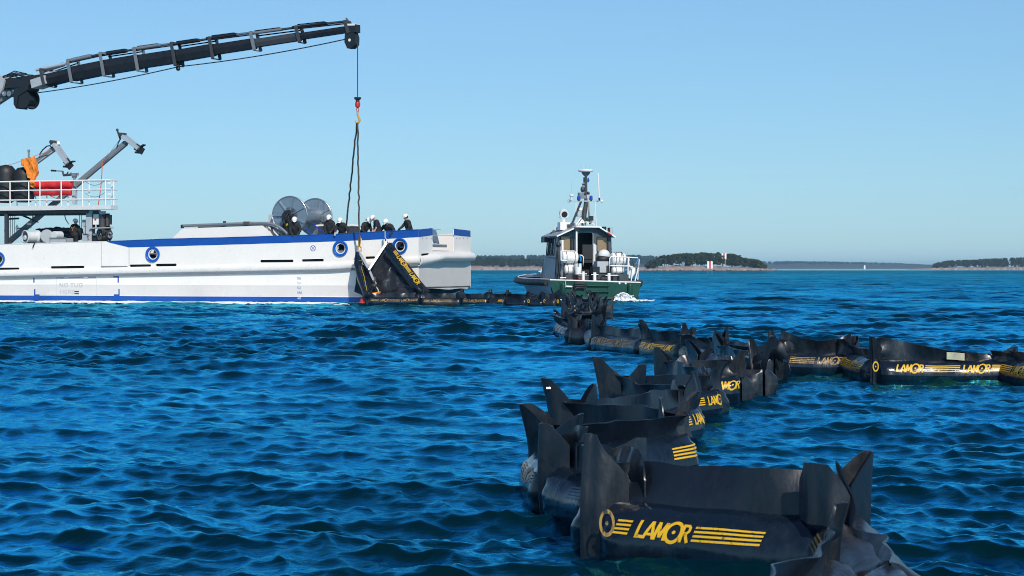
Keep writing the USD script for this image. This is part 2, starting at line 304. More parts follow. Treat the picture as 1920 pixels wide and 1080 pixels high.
# ------------------------------------------------------------------ islands and woods
def island(name, px0, px1, D, depth, h, prof, seed, mat='rock'):
    x0, x1 = (px0 - CX) / F * D, (px1 - CX) / F * D
    nx, ny = 120, 26
    a = np.linspace(0, 1, nx); b = np.linspace(0, 1, ny)
    A, B = np.meshgrid(a, b, indexing='ij')
    X = x0 + A * (x1 - x0); Yv = D + B * depth
    env = np.interp(A, *prof) * np.minimum(1, B / .12) ** .6 * np.minimum(1, (1 - B) / .3) ** .6
    n = meshkit.fbm(np.stack([X / (h * 2.2), Yv / (h * 2.2), 0 * X + seed], -1), 5, seed)
    Z = env * h * (.45 + .95 * n) - .4 - (env < .02) * 1.0
    mb = MB(); mb.grid(np.stack([X, Yv, Z], -1)[:, ::-1]); single(name, mb, mat, 25, kind='structure')
    return lambda x, y: float(np.interp((x - x0) / (x1 - x0), *prof) * h * .8 * min(1, max(0, (y - D) / depth / .12)) ** .6 - .4)
def wood(name, mat, trees, label, leaf, leaves):
    r = np.random.default_rng(len(trees)); v, f, n = [], [], 0
    crown, trunk = MB(), MB()
    tet = np.array([[0, .9, -.3], [-.8, -.45, -.2], [.8, -.45, -.3], [0, 0, 1.0]]); tf = np.array([[0, 2, 1], [0, 1, 3], [1, 2, 3], [2, 0, 3]])
    VV, FF, k = [], [], 0
    for (x, y, z, H, w, kind) in trees:
        trunk.cyl((x, y, z - .5), (x + r.normal(0, .2), y, z + H * .75), .16, .06, 5)
        for i in range(leaves):
            if kind == 'spruce':
                t = r.uniform(.12, 1); rad = w * (1.05 - t) * r.uniform(.3, 1); ang = r.uniform(0, 6.283)
            else:
                t = r.uniform(.3, 1); rad = w * math.sin(min(1, (1.04 - t) / .74) ** .6 * 1.6) * r.uniform(.35, 1); ang = r.uniform(0, 6.283)
            c = np.array([x + rad * math.cos(ang), y + rad * math.sin(ang), z + H * t])
            s = leaf * r.uniform(.6, 1.3) * np.array([1, 1, .75]); q = trimesh.transformations.random_rotation_matrix(r.random(3))[:3, :3]
            VV.append((tet @ q.T) * s + c); FF.append(tf + k); k += 4
    t = thing(name, label, 'trees', kind='stuff', base=(trees[0][0], trees[0][1], 0))
    t.part('crown', (np.vstack(VV), np.vstack(FF)), mat, False, kind='stuff'); t.part('trunk', trunk, 'bark', True, kind='stuff')
def plant(zf, px0, px1, D, d0, d1, count, seed, top, kinds, hmax, wmax):
    """top: photo rows of the wood's upper outline; the trees' heights follow it so that the wood has the same silhouette."""
    r = np.random.default_rng(seed); out = []
    for i in range(count):
        y = D + r.uniform(d0, d1) ; px = r.uniform(px0, px1); x = (px - CX) / F * y
        z = zf(x, y); zt = CH + (HY - np.interp(px, *top)) / F * y
        H = (zt - z) * r.uniform(.52, 1.10)
        if H < 1.5: continue
        H = min(H, hmax * r.uniform(.85, 1.1)); zb = max(z, zt * r.uniform(.93, 1.0) - H) if y > D + d0 + .35 * (d1 - d0) else z
        out.append((x, y, zb, H, wmax * (H / hmax) * r.uniform(.7, 1.25), kinds[r.integers(len(kinds))]))
    return out
def build_islands():
    z1 = island('near_island', 1190, 1462, 1500, 70, 4.2, ([0, .02, .1, .3, .6, .8, .93, 1], [0, .25, .5, .9, .8, .65, .35, 0]), 4)
    top = ([1205, 1212, 1240, 1270, 1300, 1315, 1330, 1335, 1350, 1380, 1392, 1410, 1425, 1440], [500, 494, 481, 476, 474, 473, 475, 474, 473.5, 477, 484, 487, 489, 500])
    wood('pine_wood', 'pine', plant(z1, 1210, 1436, 1500, 8, 62, 170, 1, top, ['pine', 'pine', 'birch'], 9.5, 3.3), 'dark pine wood covering the low rocky island behind the patrol boat', 1.0, 60)
    z2 = island('rocky_shore', 840, 1075, 2300, 160, 7, ([0, .1, .4, .7, .9, 1], [.7, .8, .7, .6, .4, .1]), 9)
    top = ([840, 900, 930, 960, 1000, 1040, 1075], [482, 482, 483, 486, 485, 488, 492])
    wood('shore_wood', 'spruce', plant(z2, 850, 1060, 2300, 25, 150, 170, 2, top, ['pine', 'spruce'], 11, 4.0), 'wood of dark trees on pink rock shore between the two vessels', 1.5, 36)
    z2b = island('rocky_shore', 1195, 1235, 2300, 120, 5, ([0, .3, .7, 1], [.6, .7, .5, .2]), 19)
    z3 = island('far_ridge', 830, 1235, 4200, 300, 14, ([0, .2, .5, .8, 1], [.9, 1, .9, .95, .8]), 12, 'soil')
    top = ([830, 950, 1010, 1100, 1180, 1215, 1235], [480, 479, 478.5, 479, 478, 479, 481])
    wood('ridge_wood', 'spruce', plant(z3, 835, 1232, 4200, 60, 280, 420, 3, top, ['pine', 'spruce'], 17, 6.5), 'hazy blue wooded ridge far behind the patrol boat', 2.9, 30)
    z4 = island('distant_land', 1425, 1800, 6500, 400, 18, ([0, .1, .5, .9, 1], [.7, .9, 1, .7, .5]), 15, 'soil')
    top = ([1425, 1470, 1520, 1560, 1600, 1660, 1700, 1740, 1800], [491, 490, 490.5, 491, 492, 493, 495, 497, 497])
    wood('distant_wood', 'spruce', plant(z4, 1428, 1795, 6500, 60, 380, 420, 4, top, ['pine', 'spruce'], 18, 8), 'pale blue strip of distant wood on the horizon right of the small island', 3.2, 30)
    z5 = island('low_headland', 1742, 2050, 2600, 200, 5, ([0, .03, .15, .5, 1], [0, .3, .55, .8, .8]), 21)
    top = ([1745, 1760, 1790, 1830, 1870, 1900, 2050], [498, 492, 488, 487, 484.5, 483, 481])
    wood('headland_wood', 'pine', plant(z5, 1750, 2045, 2600, 25, 190, 230, 6, top, ['pine', 'spruce'], 12, 4.2), 'dark wooded headland at the horizon beyond the open water', 1.7, 36)
build_islands()
def boulders(name, label, px0, px1, D, d1, count, seed, size):
    r = np.random.default_rng(seed); ico = trimesh.creation.icosphere(1, 1.0); VV, FF, n = [], [], 0
    for _ in range(count):
        y = D + r.uniform(-1, d1); x = (r.uniform(px0, px1) - CX) / F * y; s = size * r.uniform(.35, 1.0) ** 1.5
        v = np.array(ico.vertices); v = v * (1 + .35 * (meshkit.noise(v * 1.7 + x) - .5)[:, None]) * [s * 1.5, s, s * .75] + [x, y, .1 + s * .15 + (y - D) * .04]
        VV.append(v); FF.append(np.array(ico.faces) + n); n += len(v)
    single(name, (np.vstack(VV), np.vstack(FF)), 'rock', False, label=label, cat='boulders', kind='stuff')
boulders('shore_boulders', 'pale granite boulders along the shore of the small island', 1195, 1455, 1498, 14, 260, 5, 1.5)
boulders('shore_boulders', 'pale granite boulders along the shore beyond the patrol boat bow', 850, 1075, 2298, 20, 150, 6, 2.4)
boulders('shore_boulders', 'pale granite boulders along the headland at the right photo edge', 1748, 2040, 2598, 20, 150, 7, 2.2)
def daymark(px0, px1, py0, py1, D, foot, label, lamp):
    a, b = W(px0, py0, D), W(px1, py1, D); zf = W(0, foot, D)[2]
    t = thing('daymark', label, 'sea mark', base=((a[0] + b[0]) / 2, D, zf), group='red and white leading marks on the island')
    m = (a[0] + b[0]) / 2; w = b[0] - a[0]
    t.part('board', MB().box2((a[0], D, b[2]), (m - w * .17, D + .15, a[2])), 'daymark_white'); t.part('board', MB().box2((m + w * .17, D, b[2]), (b[0], D + .15, a[2])), 'daymark_white')
    t.part('stripe', MB().box2((m - w * .17 + .01, D - .05, b[2]), (m + w * .17 - .01, D + .1, a[2])), 'daymark_red')
    fr = MB()
    for x in (a[0] + w * .15, b[0] - w * .15):
        fr.bar((x, D + .3, zf - 1), (x, D + .3, a[2]), .2); fr.bar((x, D + 2.4, zf - 1), (x, D + .4, a[2] - w * .2), .16)
    fr.bar((a[0] + w * .15, D + .3, zf + .3), (b[0] - w * .15, D + .3, b[2]), .14); t.part('frame', fr, 'light_grey')
    if lamp: t.part('lamp', MB().cyl((m, D + .1, a[2] - .9), (m, D + .1, a[2] + .2), .3).sph((m, D + .1, a[2] + .3), .34), 'dark_grey')
    else: t.part('lamp_box', MB().box((m, D + .2, zf + 1.6), (1.4, 1.0, 1.9)), 'light_grey')
daymark(1326, 1336.5, 489.5, 503.5, 1504, 504.5, 'lower red and white daymark board standing on the pink shore rocks', True)
daymark(1353, 1362, 474.5, 486, 1516, 500, 'upper red and white daymark board raised on a frame among the pines', False)
def lighthouse():
    D = 6480.0; c = W(1621, 503, D); t = thing('lighthouse', 'tiny white lighthouse on the horizon before the distant blue wood', 'lighthouse', base=(c[0], D, 0))
    t.part('tower', MB().cyl((c[0], D, -1), (c[0], D, 12), 3.2, 2.3), 'daymark_white'); t.part('lantern', MB().cyl((c[0], D, 12), (c[0], D, 15), 1.5).cyl((c[0], D, 15), (c[0], D, 16.4), 1.9, .2), 'dark_grey')
lighthouse()

# ------------------------------------------------------------------ the air
M['air'] = usdkit.material(stage, '/World/Looks/air', {'v': ('principled_volume', {'color': (.42, .74, 1.0), 'density': 0.000075, 'anisotropy': 0.1})}, [], volume='v.volume')
single('haze', MB().box2((-9000, -400, -1.6), (9000, 13000, 42)), 'air', False, kind='stuff')
# ------------------------------------------------------------------ the white and blue work vessel
def side(u, v, d): return np.array([u, d, v])              # (x, z) outline, depth = inboard
def aft(u, v, d): return np.array([-d, u, v])              # (y, z) outline on the transom, depth = forward
def build_ship():
    ship = thing('work_vessel', 'long low white working vessel with blue bulwark band and round blue fairleads', 'ship', 'ship', (-17, 3.8, 0))
    B = 7.75; XB = -36.0
    def L(pts, y=0.0): return [tuple(sp(px, py, y)[[0, 2]]) for px, py in pts]
    # sheer and strake lines in the plane of the side, taken as (x, z)
    sheer = L([(811 - 26, 431), (700, 435.6), (620, 440), (420, 446), (311, 448.6), (242, 451.5), (200, 453.2), (100, 456), (0, 459)])
    slope = (sheer[-1][1] - sheer[-2][1]) / (sheer[-1][0] - sheer[-2][0]); sheer.append((XB, sheer[-1][1] + slope * (XB - sheer[-1][0])))
    sheer[0] = (0.0, sheer[0][1])
    strk = L([(785, 488), (620, 499.5), (420, 503.5), (200, 508), (0, 512.5)]); strk[0] = (0.0, strk[0][1])
    strk.append((XB, strk[-1][1] - .1))
    zs = lambda x: np.interp(-x, [-p[0] for p in sheer], [p[1] for p in sheer]); zk = lambda x: np.interp(-x, [-p[0] for p in strk], [p[1] for p in strk])
    up = Polygon([p for p in sheer] + [(p[0], p[1]) for p in strk[::-1]])
    fl = [(-3, 486, 13.5, 12.5), (286.7, 477, 14.8, 13), (638.5, 466, 15.2, 13), (750, 461.5, 13.5, 12.5)]
    holes, fair = [], []
    for px, py, rx, ry in fl:
        c = sp(px, py); r = .365; fair.append(c); holes.append(Point(c[0], c[2]).buffer(r * .62))
    slots = [(-40, 36, 504.3), (95, 158, 501), (243, 283, 498), (292, 331, 496.8), (488, 550, 489.5), (566, 607, 488), (684, 703, 483)]
    for a, b, py in slots:
        p, q = sp(a, py + .3), sp(b, py - .3); holes.append(LineString([(p[0] + .06, p[2]), (q[0] - .06, q[2])]).buffer(.062))
    for h in holes: up = up.difference(h)
    ship.part('upper_hull', MB().poly(up, side, 0, .05).poly(Polygon([(p[0], p[1]) for p in sheer] + strk[::-1]), side, B - .05, B), 'hull_white')
    # black sheet behind the slots, standing in for the shade inside
    ship.part('slot_shade_sheet', MB().box2((XB + .1, .16, 1.75), (-.2, .2, 2.35)), 'dark_interior')
    # fairleads
    for k, c in enumerate(fair):
        prof = [(.40, .0), (.405, -.05), (.385, -.085), (.34, -.09), (.29, -.05), (.25, .03), (.235, .14)]
        f = ship.part('fairlead', MB().lathe([(r, h) for r, h in prof], (c[0], -.002, c[2]), (0, 1, 0), 36), 'fairlead_blue')
        f.part('mooring_bitt', MB().cyl((c[0] + .05, .55, 2.3), (c[0] + .05, .55, c[2] + .18), .06).cyl((c[0] + .2, .55, 2.3), (c[0] + .2, .55, c[2] + .15), .06).bar((c[0] - .2, .55, c[2] - .05), (c[0] + .3, .55, c[2] - .05), .05), 'light_grey')
        f.part('hole_shade_disc', MB().poly(Point(c[0], c[2]).buffer(.5), side, .95, .99), 'dark_interior')  # dark disc set behind the hole to stand for the shade within
    # blue bulwark band, its cap rail
    band = L([(785, 431.0), (700, 435.6), (620, 440), (420, 446), (311, 448.6), (242, 451.5), (201, 453.3), (206, 455.2), (242, 463.9), (420, 459), (620, 453), (700, 449.5), (785, 444.5)])
    band[0] = (-.0, band[0][1]); band[-1] = (-.0, band[-1][1])
    ship.part('bulwark_band', MB().poly(Polygon(band), side, -.006, .056), 'hull_blue', 20)
    cap = [(x, .03, zs(x) + .012) for x in np.linspace(0, sp(201, 453)[0], 30)]
    ship.part('cap_rail', MB().tube(cap, .055, 8, flat=.45), 'hull_blue', 40)
    ship.part('cap_rail', MB().tube([(x, .03, zs(x) + .012) for x in np.linspace(sp(201, 453)[0] - .02, XB, 20)], .055, 8, flat=.45), 'white_paint', 40)
    # seams and a closed loading port
    seam = MB()
    for px, y0, y1 in ((190, 455, 500), (242, 464, 499)):
        a, b = sp(px, y0), sp(px, y1); seam.box2((a[0] - .008, -.006, b[2]), (a[0] + .008, .0, a[2]))
    ship.each('plate_seam', seam, 'mid_grey')
    a, b = sp(190, 500), sp(239, 499); ship.part('port_sill', MB().box2((a[0], -.03, a[2] - .05), (b[0], .0, a[2] + .03)), 'mid_grey')
    # rubbing strake, and a grey strip painted below it for its shadow
    P = [(x, -.02, zk(x) + .0) for x in np.linspace(0.1, XB, 60)]
    ship.part('rubbing_strake', MB().tube(P, .135, 14, flat=1.35), 'strake_white', 50)
    ship.part('strake_shade_strip', MB().poly(Polygon([(p[0], p[1] - .06) for p in strk] + [(p[0], p[1] - .28) for p in strk[::-1]]), side, -.10, .0), 'mid_grey')
    # lower hull, pale band, boot topping
    zb = .37
    low = Polygon(strk + [(XB, -.9), (-3.2, -.9), (-1.2, .42), (0, .80)])
    ship.part('lower_hull', MB().poly(low, side, .0, .05).poly(low, side, B - .05, B), 'hull_white')
    ship.part('pale_band', MB().poly(Polygon([(XB, zb), (-.95, zb + .05), (-.2, .72), (-.0, .95), (XB, .95)]), side, -.005, .0), 'hull_pale_grey')
    ship.part('boot_topping', MB().poly(Polygon([(XB, -.9), (-3.2, -.9), (-1.26, zb), (XB, zb)]), side, -.010, -.001), 'hull_blue')
    # transom with its stern gate opening
    T = lambda pts: [tuple(tp(px, py)[[1, 2]]) for px, py in pts]
    zt = lambda px, py: tp(px, py)[2]
    y1, y2 = tp(811, 450)[1], tp(851, 450)[1]
    pl = Polygon([(0.05, zt(786, 488)), (0.05, zs(0)), (y1, zt(811, 428.5)), (y1, zt(811, 471)), (y2, zt(851, 471)), (y2, zt(851, 429.5)), (B - .12, zt(879, 433)), (B - .05, zt(882, 452)), (B - .05, zt(883, 488))])
    for py, a, b in ((477, 790.5, 804), (477, 864, 877)):
        p, q = tp(a, py + .7), tp(b, py - .6); pl = pl.difference(LineString([(p[1], p[2]), (q[1], q[2])]).buffer(.055))
    ship.part('transom', MB().poly(pl, aft, .0, .05), 'hull_white')
    ship.each('transom_band', MB().poly([(0.03, zt(785, 444.5)), (0.03, zs(0) + .02), (y1 - .01, zt(811, 428.5) + .02), (y1 - .01, zt(811, 441))], aft, -.008, .058).poly([(y2 + .01, zt(851, 441)), (y2 + .01, zt(851, 429.5) + .02), (B - .1, zt(879, 433) + .02), (B - .06, zt(880, 444))], aft, -.008, .058), 'hull_blue')
    ship.part('transom_lower', MB().poly([(0.05, .80), (0.05, zt(785, 490)), (B - .05, zt(883, 488)), (B - .05, zt(882, 533)), (B - .55, zt(872, 542)), (B - 1.6, zt(862, 540.5)), (B - 3.4, zt(840, 543)), (2.0, zt(806, 541))], aft, .0, .05), 'hull_pale_grey')
    hl = MB()
    for f, px in ((0, 792), (0, 800), (0, 808), (0, 856), (0, 862), (0, 869), (0, 876)):
        q = tp(px, 447); hl.cyl((.012, q[1], q[2]), (-.0, q[1], q[2]), .035, n=10)
    ship.each('wash_port', hl, 'mid_grey')
    # strake across the stern: a wide rounded fender shelf
    sec = []
    for y, bulge in zip(np.linspace(-.1, B + .1, 24), np.interp(np.linspace(0, 1, 24), [0, .12, .3, .8, 1], [.16, .2, .34, .36, .22])):
        z0 = np.interp(y, [0, 1.5, 3, B], [zt(786, 490), zt(800, 486), zt(815, 481.5), zt(884, 482)]); sec.append((y, bulge, z0))
    V = np.array([[(b * max(.02, math.cos(t)), y, z + .21 * math.sin(t)) for t in np.linspace(-1.57, 1.57, 9)] for y, b, z in sec])
    ship.part('stern_strake', MB().grid(V[:, ::-1], .03), 'strake_white', 60)
    # counter: the sloping underside of the stern, its shade painted dark, and the bottom
    ship.part('counter', MB().poly([(0.0, .80), (-1.2, .42), (-3.2, -.9), (-3.4, -.9), (-1.3, .5), (0.0, .88)], lambda u, v, d: np.array([u, d, v]), .06, B - .06), 'hull_dark')
    ship.part('skeg', MB().poly([(-1.0, .5), (-6, -.8), (-6, .5)], side, B * .5 - .3, B * .5 + .3), 'hull_dark')
    # deck and bow plate
    ship.part('deck', MB().box2((XB + .02, .06, 2.52), (-.06, B - .06, 2.58)), 'deck_grey')
    ship.part('bow_plate', MB().box2((XB - .05, .0, -.9), (XB, B, 3.1)), 'hull_white')
    ship.part('deck_grating', MB().box2((-9.5, .1, 2.58), (-.3, 1.5, 2.68)), 'mid_grey')
    # stern gate: tilted ramp leaves and blue ladder inside the opening
    g = MB(); za = zt(830, 471)
    g.bar((-.35, y1 + .3, za - .05), (-.35, y2 - .25, za - .05), .3, .16).bar((-.4, y1 + .3, za + .28), (-.4, y2 - .25, za + .28), .22, .14); ship.each('stern_roller', g, 'galvanised')
    q = [tp(829, 470), tp(836, 433), tp(846, 466)]
    ship.part('ramp_leaf', MB().bar((-.5, q[0][1] + .4, za + .4), (-.7, q[1][1] - .2, q[1][2] + .1), .42, .07, (1, 0, 0)), 'galvanised')
    ship.part('ramp_leaf', MB().bar((-.6, q[0][1] + 1.0, za + .4), (-.8, q[1][1] + .5, q[1][2] + .05), .32, .07, (1, 0, 0)), 'galvanised')
    lad = MB()
    for px in (820, 825):
        p, r = tp(px, 463), tp(px + 1.5, 430); lad.bar((-.9, p[1], p[2]), (-.9, r[1], r[2]), .06)
    for py in (436, 444, 452): lad.bar((-.9, tp(820.5, py)[1], tp(820, py)[2]), (-.9, tp(826, py)[1], tp(826, py)[2]), .05)
    ship.part('ladder', lad, 'boat_blue')
    rl = MB(); 
    for a, b, py in ((811, 826, 430.5), (811, 851, 441)): rl.bar(tp(a, py), tp(b, py), .04)
    ship.each('gate_rail', rl, 'light_grey'); ship.part('gate_backdrop', MB().box2((-2.2, y1 - .3, 2.58), (-2.15, y2 + .6, 3.5)), 'dark_grey')
    # deckhouse casing: the white trapezoid amidships, and the bent pipe lying along its top
    y = .55
    cas = [tuple(sp(px, py, y)[[0, 2]]) for px, py in ((311, 449), (342, 428.5), (491, 423.2), (519, 443.5))]
    cas[0] = (cas[0][0], 2.58); cas[3] = (cas[3][0], 2.58)
    cas = [(cas[0][0] - .5, 2.58), cas[1], cas[2], (cas[3][0] + .6, 2.58)]
    ship.part('casing', MB().poly(cas, lambda u, v, d: np.array([u, d, v]), y, y + 2.2), 'hull_white')
    def bent(pts, y, r, name='pipe_rail', mat='dark_grey', n=10):
        ship.part(name, MB().tube([sp(px, py, y) for px, py in pts], r, n), mat, 60)
    bent([(342, 423.5), (380, 422), (430, 420), (470, 418.6), (500, 418.6), (512, 420.5), (523, 425.5), (532, 432), (541, 441)], .62, .075, mat='mid_grey')
    bent([(372, 425), (430, 422.6), (470, 421), (494, 420.5), (506, 423), (517, 429), (527, 437), (532, 443)], .9, .07, mat='mid_grey')
    bent([(342, 421.5), (342, 428)], .62, .09, 'pipe_foot', 'black_steel')
    ship.each('pipe_clamp', MB().box(sp(463, 417.5, .62), (.3, .2, .12)).box(sp(421, 417, .62), (.12, .12, .14)), 'rusty_steel')
    for px in (497, 506, 514): ship.part('pipe_support', MB().bar(sp(px, 444, .8), sp(px - 6, 424, .8), .07), 'bare_steel' if px == 506 else 'dark_grey')
    # low inner bulwark and vents seen between the crew
    for a, b in ((596, 612), (650, 672)):
        p, q2 = sp(a, 424.5, 3.6), sp(b, 425, 3.6)
        ship.part('hatch_coaming', MB().box2((p[0], 3.6, 2.58), (q2[0], 4.6, p[2])), 'dark_grey'); ship.part('coaming_rail', MB().tube([(p[0] - .1, 3.58, p[2] + .03), ((p[0] + q2[0]) / 2, 3.58, p[2] + .05), (q2[0], 3.58, p[2] + .03), (q2[0] + .2, 3.58, p[2] - .25)], .05), 'white_paint')
    # ---- writing and marks on the side (flat paint laid on the plating)
    def text(s, px, py, hgt, mat, name='lettering', bold=False, dpt=-.008, stretch=1.0):
        c = sp(px, py); tm = meshkit.text_mesh(s, hgt, .003, bold); v = np.array(tm.vertices)
        ship.part(name, (np.stack([c[0] + v[:, 0] * stretch, dpt - v[:, 2], c[2] + v[:, 1]], 1), tm.faces[:, ::-1]), mat, False)
    text('NO TUG', 111, 538.3, .21, 'light_grey', stretch=1.25); text('HERE', 111.5, 551.3, .22, 'light_grey', stretch=1.25)
    for i, (s, m) in enumerate((('56', 'hull_blue'), ('54', 'light_grey'), ('52', 'hull_blue'), ('5M', 'hull_blue'))): text(s, 557, 523.9 + i * 9.05, .125, m, 'draught_mark')
    text('48', 557.5, 561, .12, 'off_white', 'draught_mark', dpt=-.013)
    cm = MB()
    def mk(px, py, dx, dy):
        c = sp(px, py); w = .075; x1, z1 = c[0] + dx * .33, c[2] - dy * .36
        cm.box2((c[0] - w * (dx < 0), -.0095, c[2]), (c[0] + w * (dx > 0), -.006, z1)); cm.box2((c[0] + (w if dx > 0 else -w), -.0095, c[2]), (x1, -.006, c[2] - dy * w * 1.2))
    mk(62.5, 517, 1, 1); mk(223, 517, -1, 1); mk(64, 555, 1, -1); mk(224.5, 555, -1, -1)
    ship.each('corner_mark', cm, 'hull_blue', False)
    c = sp(587, 465.5); ring = Point(c[0], c[2]).buffer(.145).difference(Point(c[0], c[2]).buffer(.12))
    for a in (.785, 2.356): ring = ring.union(LineString([(c[0] - .13 * math.cos(a), c[2] - .13 * math.sin(a)), (c[0] + .13 * math.cos(a), c[2] + .13 * math.sin(a))]).buffer(.011))
    ship.part('load_mark', MB().poly(ring, side, -.007, -.003), 'boat_blue', False)
    pp = MB(); p, q = sp(106, 517), sp(180, 522); pp.box2((p[0], -.012, q[2]), (q[0], -.001, p[2]))
    ship.part('pocket', pp, 'light_grey'); ship.each('tow_hook', MB().box(sp(125, 519), (.22, .1, .14)).box(sp(161.5, 519), (.22, .1, .14)), 'white_paint')
    st = MB()
    for py in (546.5, 550.5): st.box(sp(144, py), (.26, .04, .045))
    ship.each('side_step', st, 'black_steel')
    for px in (106, 181): 
        a, b = sp(px, 523), sp(px + .7, 556); ship.part('plate_seam', MB().box2((a[0] - .006, -.008, b[2]), (a[0] + .006, -.0, a[2])), 'light_grey')
    # ---- gantry platform over the fore deck
    y0, y3 = .5, 1.25
    p = sp(208, 388, y0); zf = p[2]; x1 = p[0]; x0 = XB + 2
    plat = ship.part('platform', MB().box2((x0, y0, zf - .13), (x1, y3, zf + .1)), 'off_white')
    plat.part('platform_beam', MB().box2((x0, y0 + .25, sp(0, 401, y0)[2]), (sp(159, 400, y0)[0], y0 + .55, sp(0, 394, y0)[2])), 'rusty_steel')
    plat.part('platform_beam', MB().box2((x0, y3 - .2, zf - .4), (x1 - 1.0, y3 - .05, zf - .14)), 'dark_grey')
    zr = sp(180, 338, y0)[2]; dz = zr - zf
    for yy in (y0 + .04, y3 - .04):
        for k, fz in enumerate((1.0, .66, .3)):
            plat.part('rail', MB().tube([(x0, yy, zf + dz * fz), (x1 - .05, yy, zf + dz * fz)], .033 if k else .04, 8), 'white_paint', 60)
        for px in (-30, 18, 53, 74, 114, 154, 197):
            x = sp(px, 360, y0)[0]; plat.part('rail_post', MB().tube([(x, yy, zf), (x, yy, zr)], .035, 8), 'white_paint', 60)
    for k, fz in enumerate((1.0, .66, .3)): plat.part('rail', MB().tube([(x1 - .05, y0, zf + dz * fz), (x1 - .05, y3, zf + dz * fz)], .033, 8), 'white_paint', 60)
    plat.part('rail_post', MB().tube([(x1 - .05, (y0 + y3) / 2, zf), (x1 - .05, (y0 + y3) / 2, zr)], .035, 8), 'white_paint', 60)
    for px, h in ((206, 343), (206, 364)): plat.part('deck_lamp', MB().box(sp(px, h, y0), (.2, .12, .1)), 'white_paint')
    sg = MB()
    for a, b, yy in ((160, 196, 340), (160, 196, 362)):
        A, C = sp(a, yy, y0), sp(b, yy - 1, y0); sg.tube([A + (C - A) * t - np.array([0, 0, 1.0]) * .22 * 4 * t * (1 - t) for t in np.linspace(0, 1, 9)], .012, 5)
    plat.part('slack_line', sg, 'dark_grey')
    for px0, px1, m, yy in ((8, 13.5, 'dark_grey', .7), (161, 172, 'light_grey', .9), (8, 13.5, 'dark_grey', 3.1), (164, 170, 'mid_grey', 3.0)):
        a, b = sp(px0, 420, yy)[0], sp(px1, 420, yy)[0]; ship.part('gantry_leg', MB().box2((a, yy, 2.58), (b, yy + (b - a), zf - .14)), m)
    # braces and cables below the platform
    cb = MB(); rr = np.random.default_rng(3)
    for a in ((20, 401, 19, 452), (24, 401, 23.5, 450), (28, 401, 27, 448), (149, 401, 150, 440), (153, 402, 153, 428), (62, 404, 58, 428)):
        cb.tube([sp(a[0], a[1], 1.5), sp(a[2], a[3], 1.5)], .018, 5)
    cb.tube([sp(121, 402, 1.2), sp(123, 411, 1.2), sp(129, 420.5, 1.2)], .025, 6)
    for a in ((33, 401, 62, 413), (41, 402, 72, 417), (62, 401, 61, 416)): cb.bar(sp(a[0], a[1], 1.8), sp(a[2], a[3], 1.8), .05)
    cb.bar(sp(12, 411, 1.4), sp(35, 409.5, 1.4), .12, .09); ship.part('hanging_cable', cb, 'black_steel')
    v = sp(32, 428, 1.0); hw = MB().lathe([(.17, -.012), (.19, 0), (.17, .012), (.165, 0), (.17, -.012)], v, (.6, .8, 0), 20)
    for a in range(3): hw.bar(v + np.array([.1 * math.cos(a * 1.05), 0, .17 * math.sin(a * 1.05)]), v - np.array([.1 * math.cos(a * 1.05), 0, .17 * math.sin(a * 1.05)]), .018)
    hw.cyl(v, v + np.array([.6, .0, 0]), .03); ship.part('valve_wheel', hw, 'black_steel')
    cab = MB(); a, b = sp(173, 402, 1.0), sp(185, 421, 1.0); ship.part('switch_cabinet', MB().box2((a[0], 1.0, b[2]), (b[0], 1.3, a[2])), 'white_paint').part('warning_dot', MB().cyl((.5 * (a[0] + b[0]), 1.0, .5 * (a[2] + b[2])), (.5 * (a[0] + b[0]), .985, .5 * (a[2] + b[2])), .06), 'red_label')
    a, b = sp(154, 412, 1.2), sp(160, 424, 1.2); ship.part('meter_box', MB().box2((a[0], 1.2, b[2]), (b[0], 1.4, a[2])).cyl((a[0] + .1, 1.3, b[2] - .55), (a[0] + .1, 1.3, b[2]), .06), 'light_grey')
    a, b = sp(154, 438, .7), sp(163, 453, .7); ship.part('locker', MB().box2((a[0], .7, 2.58), (b[0], 1.1, a[2])), 'light_grey')
    for j in range(2): ship.part('hose_hook', MB().tube([sp(156 + j * 5, 438.5, .66), sp(163 + j * 3, 439, .66), sp(166 + j * 2, 441, .66), sp(163 + j * 2, 443.5, .66)], .02, 6), 'dark_grey')
    return ship, dict(zf=zf, y0=y0, y3=y3, x1=x1, zr=zr, zs=zs, XB=XB, B=B)
SHIP, S = build_ship()
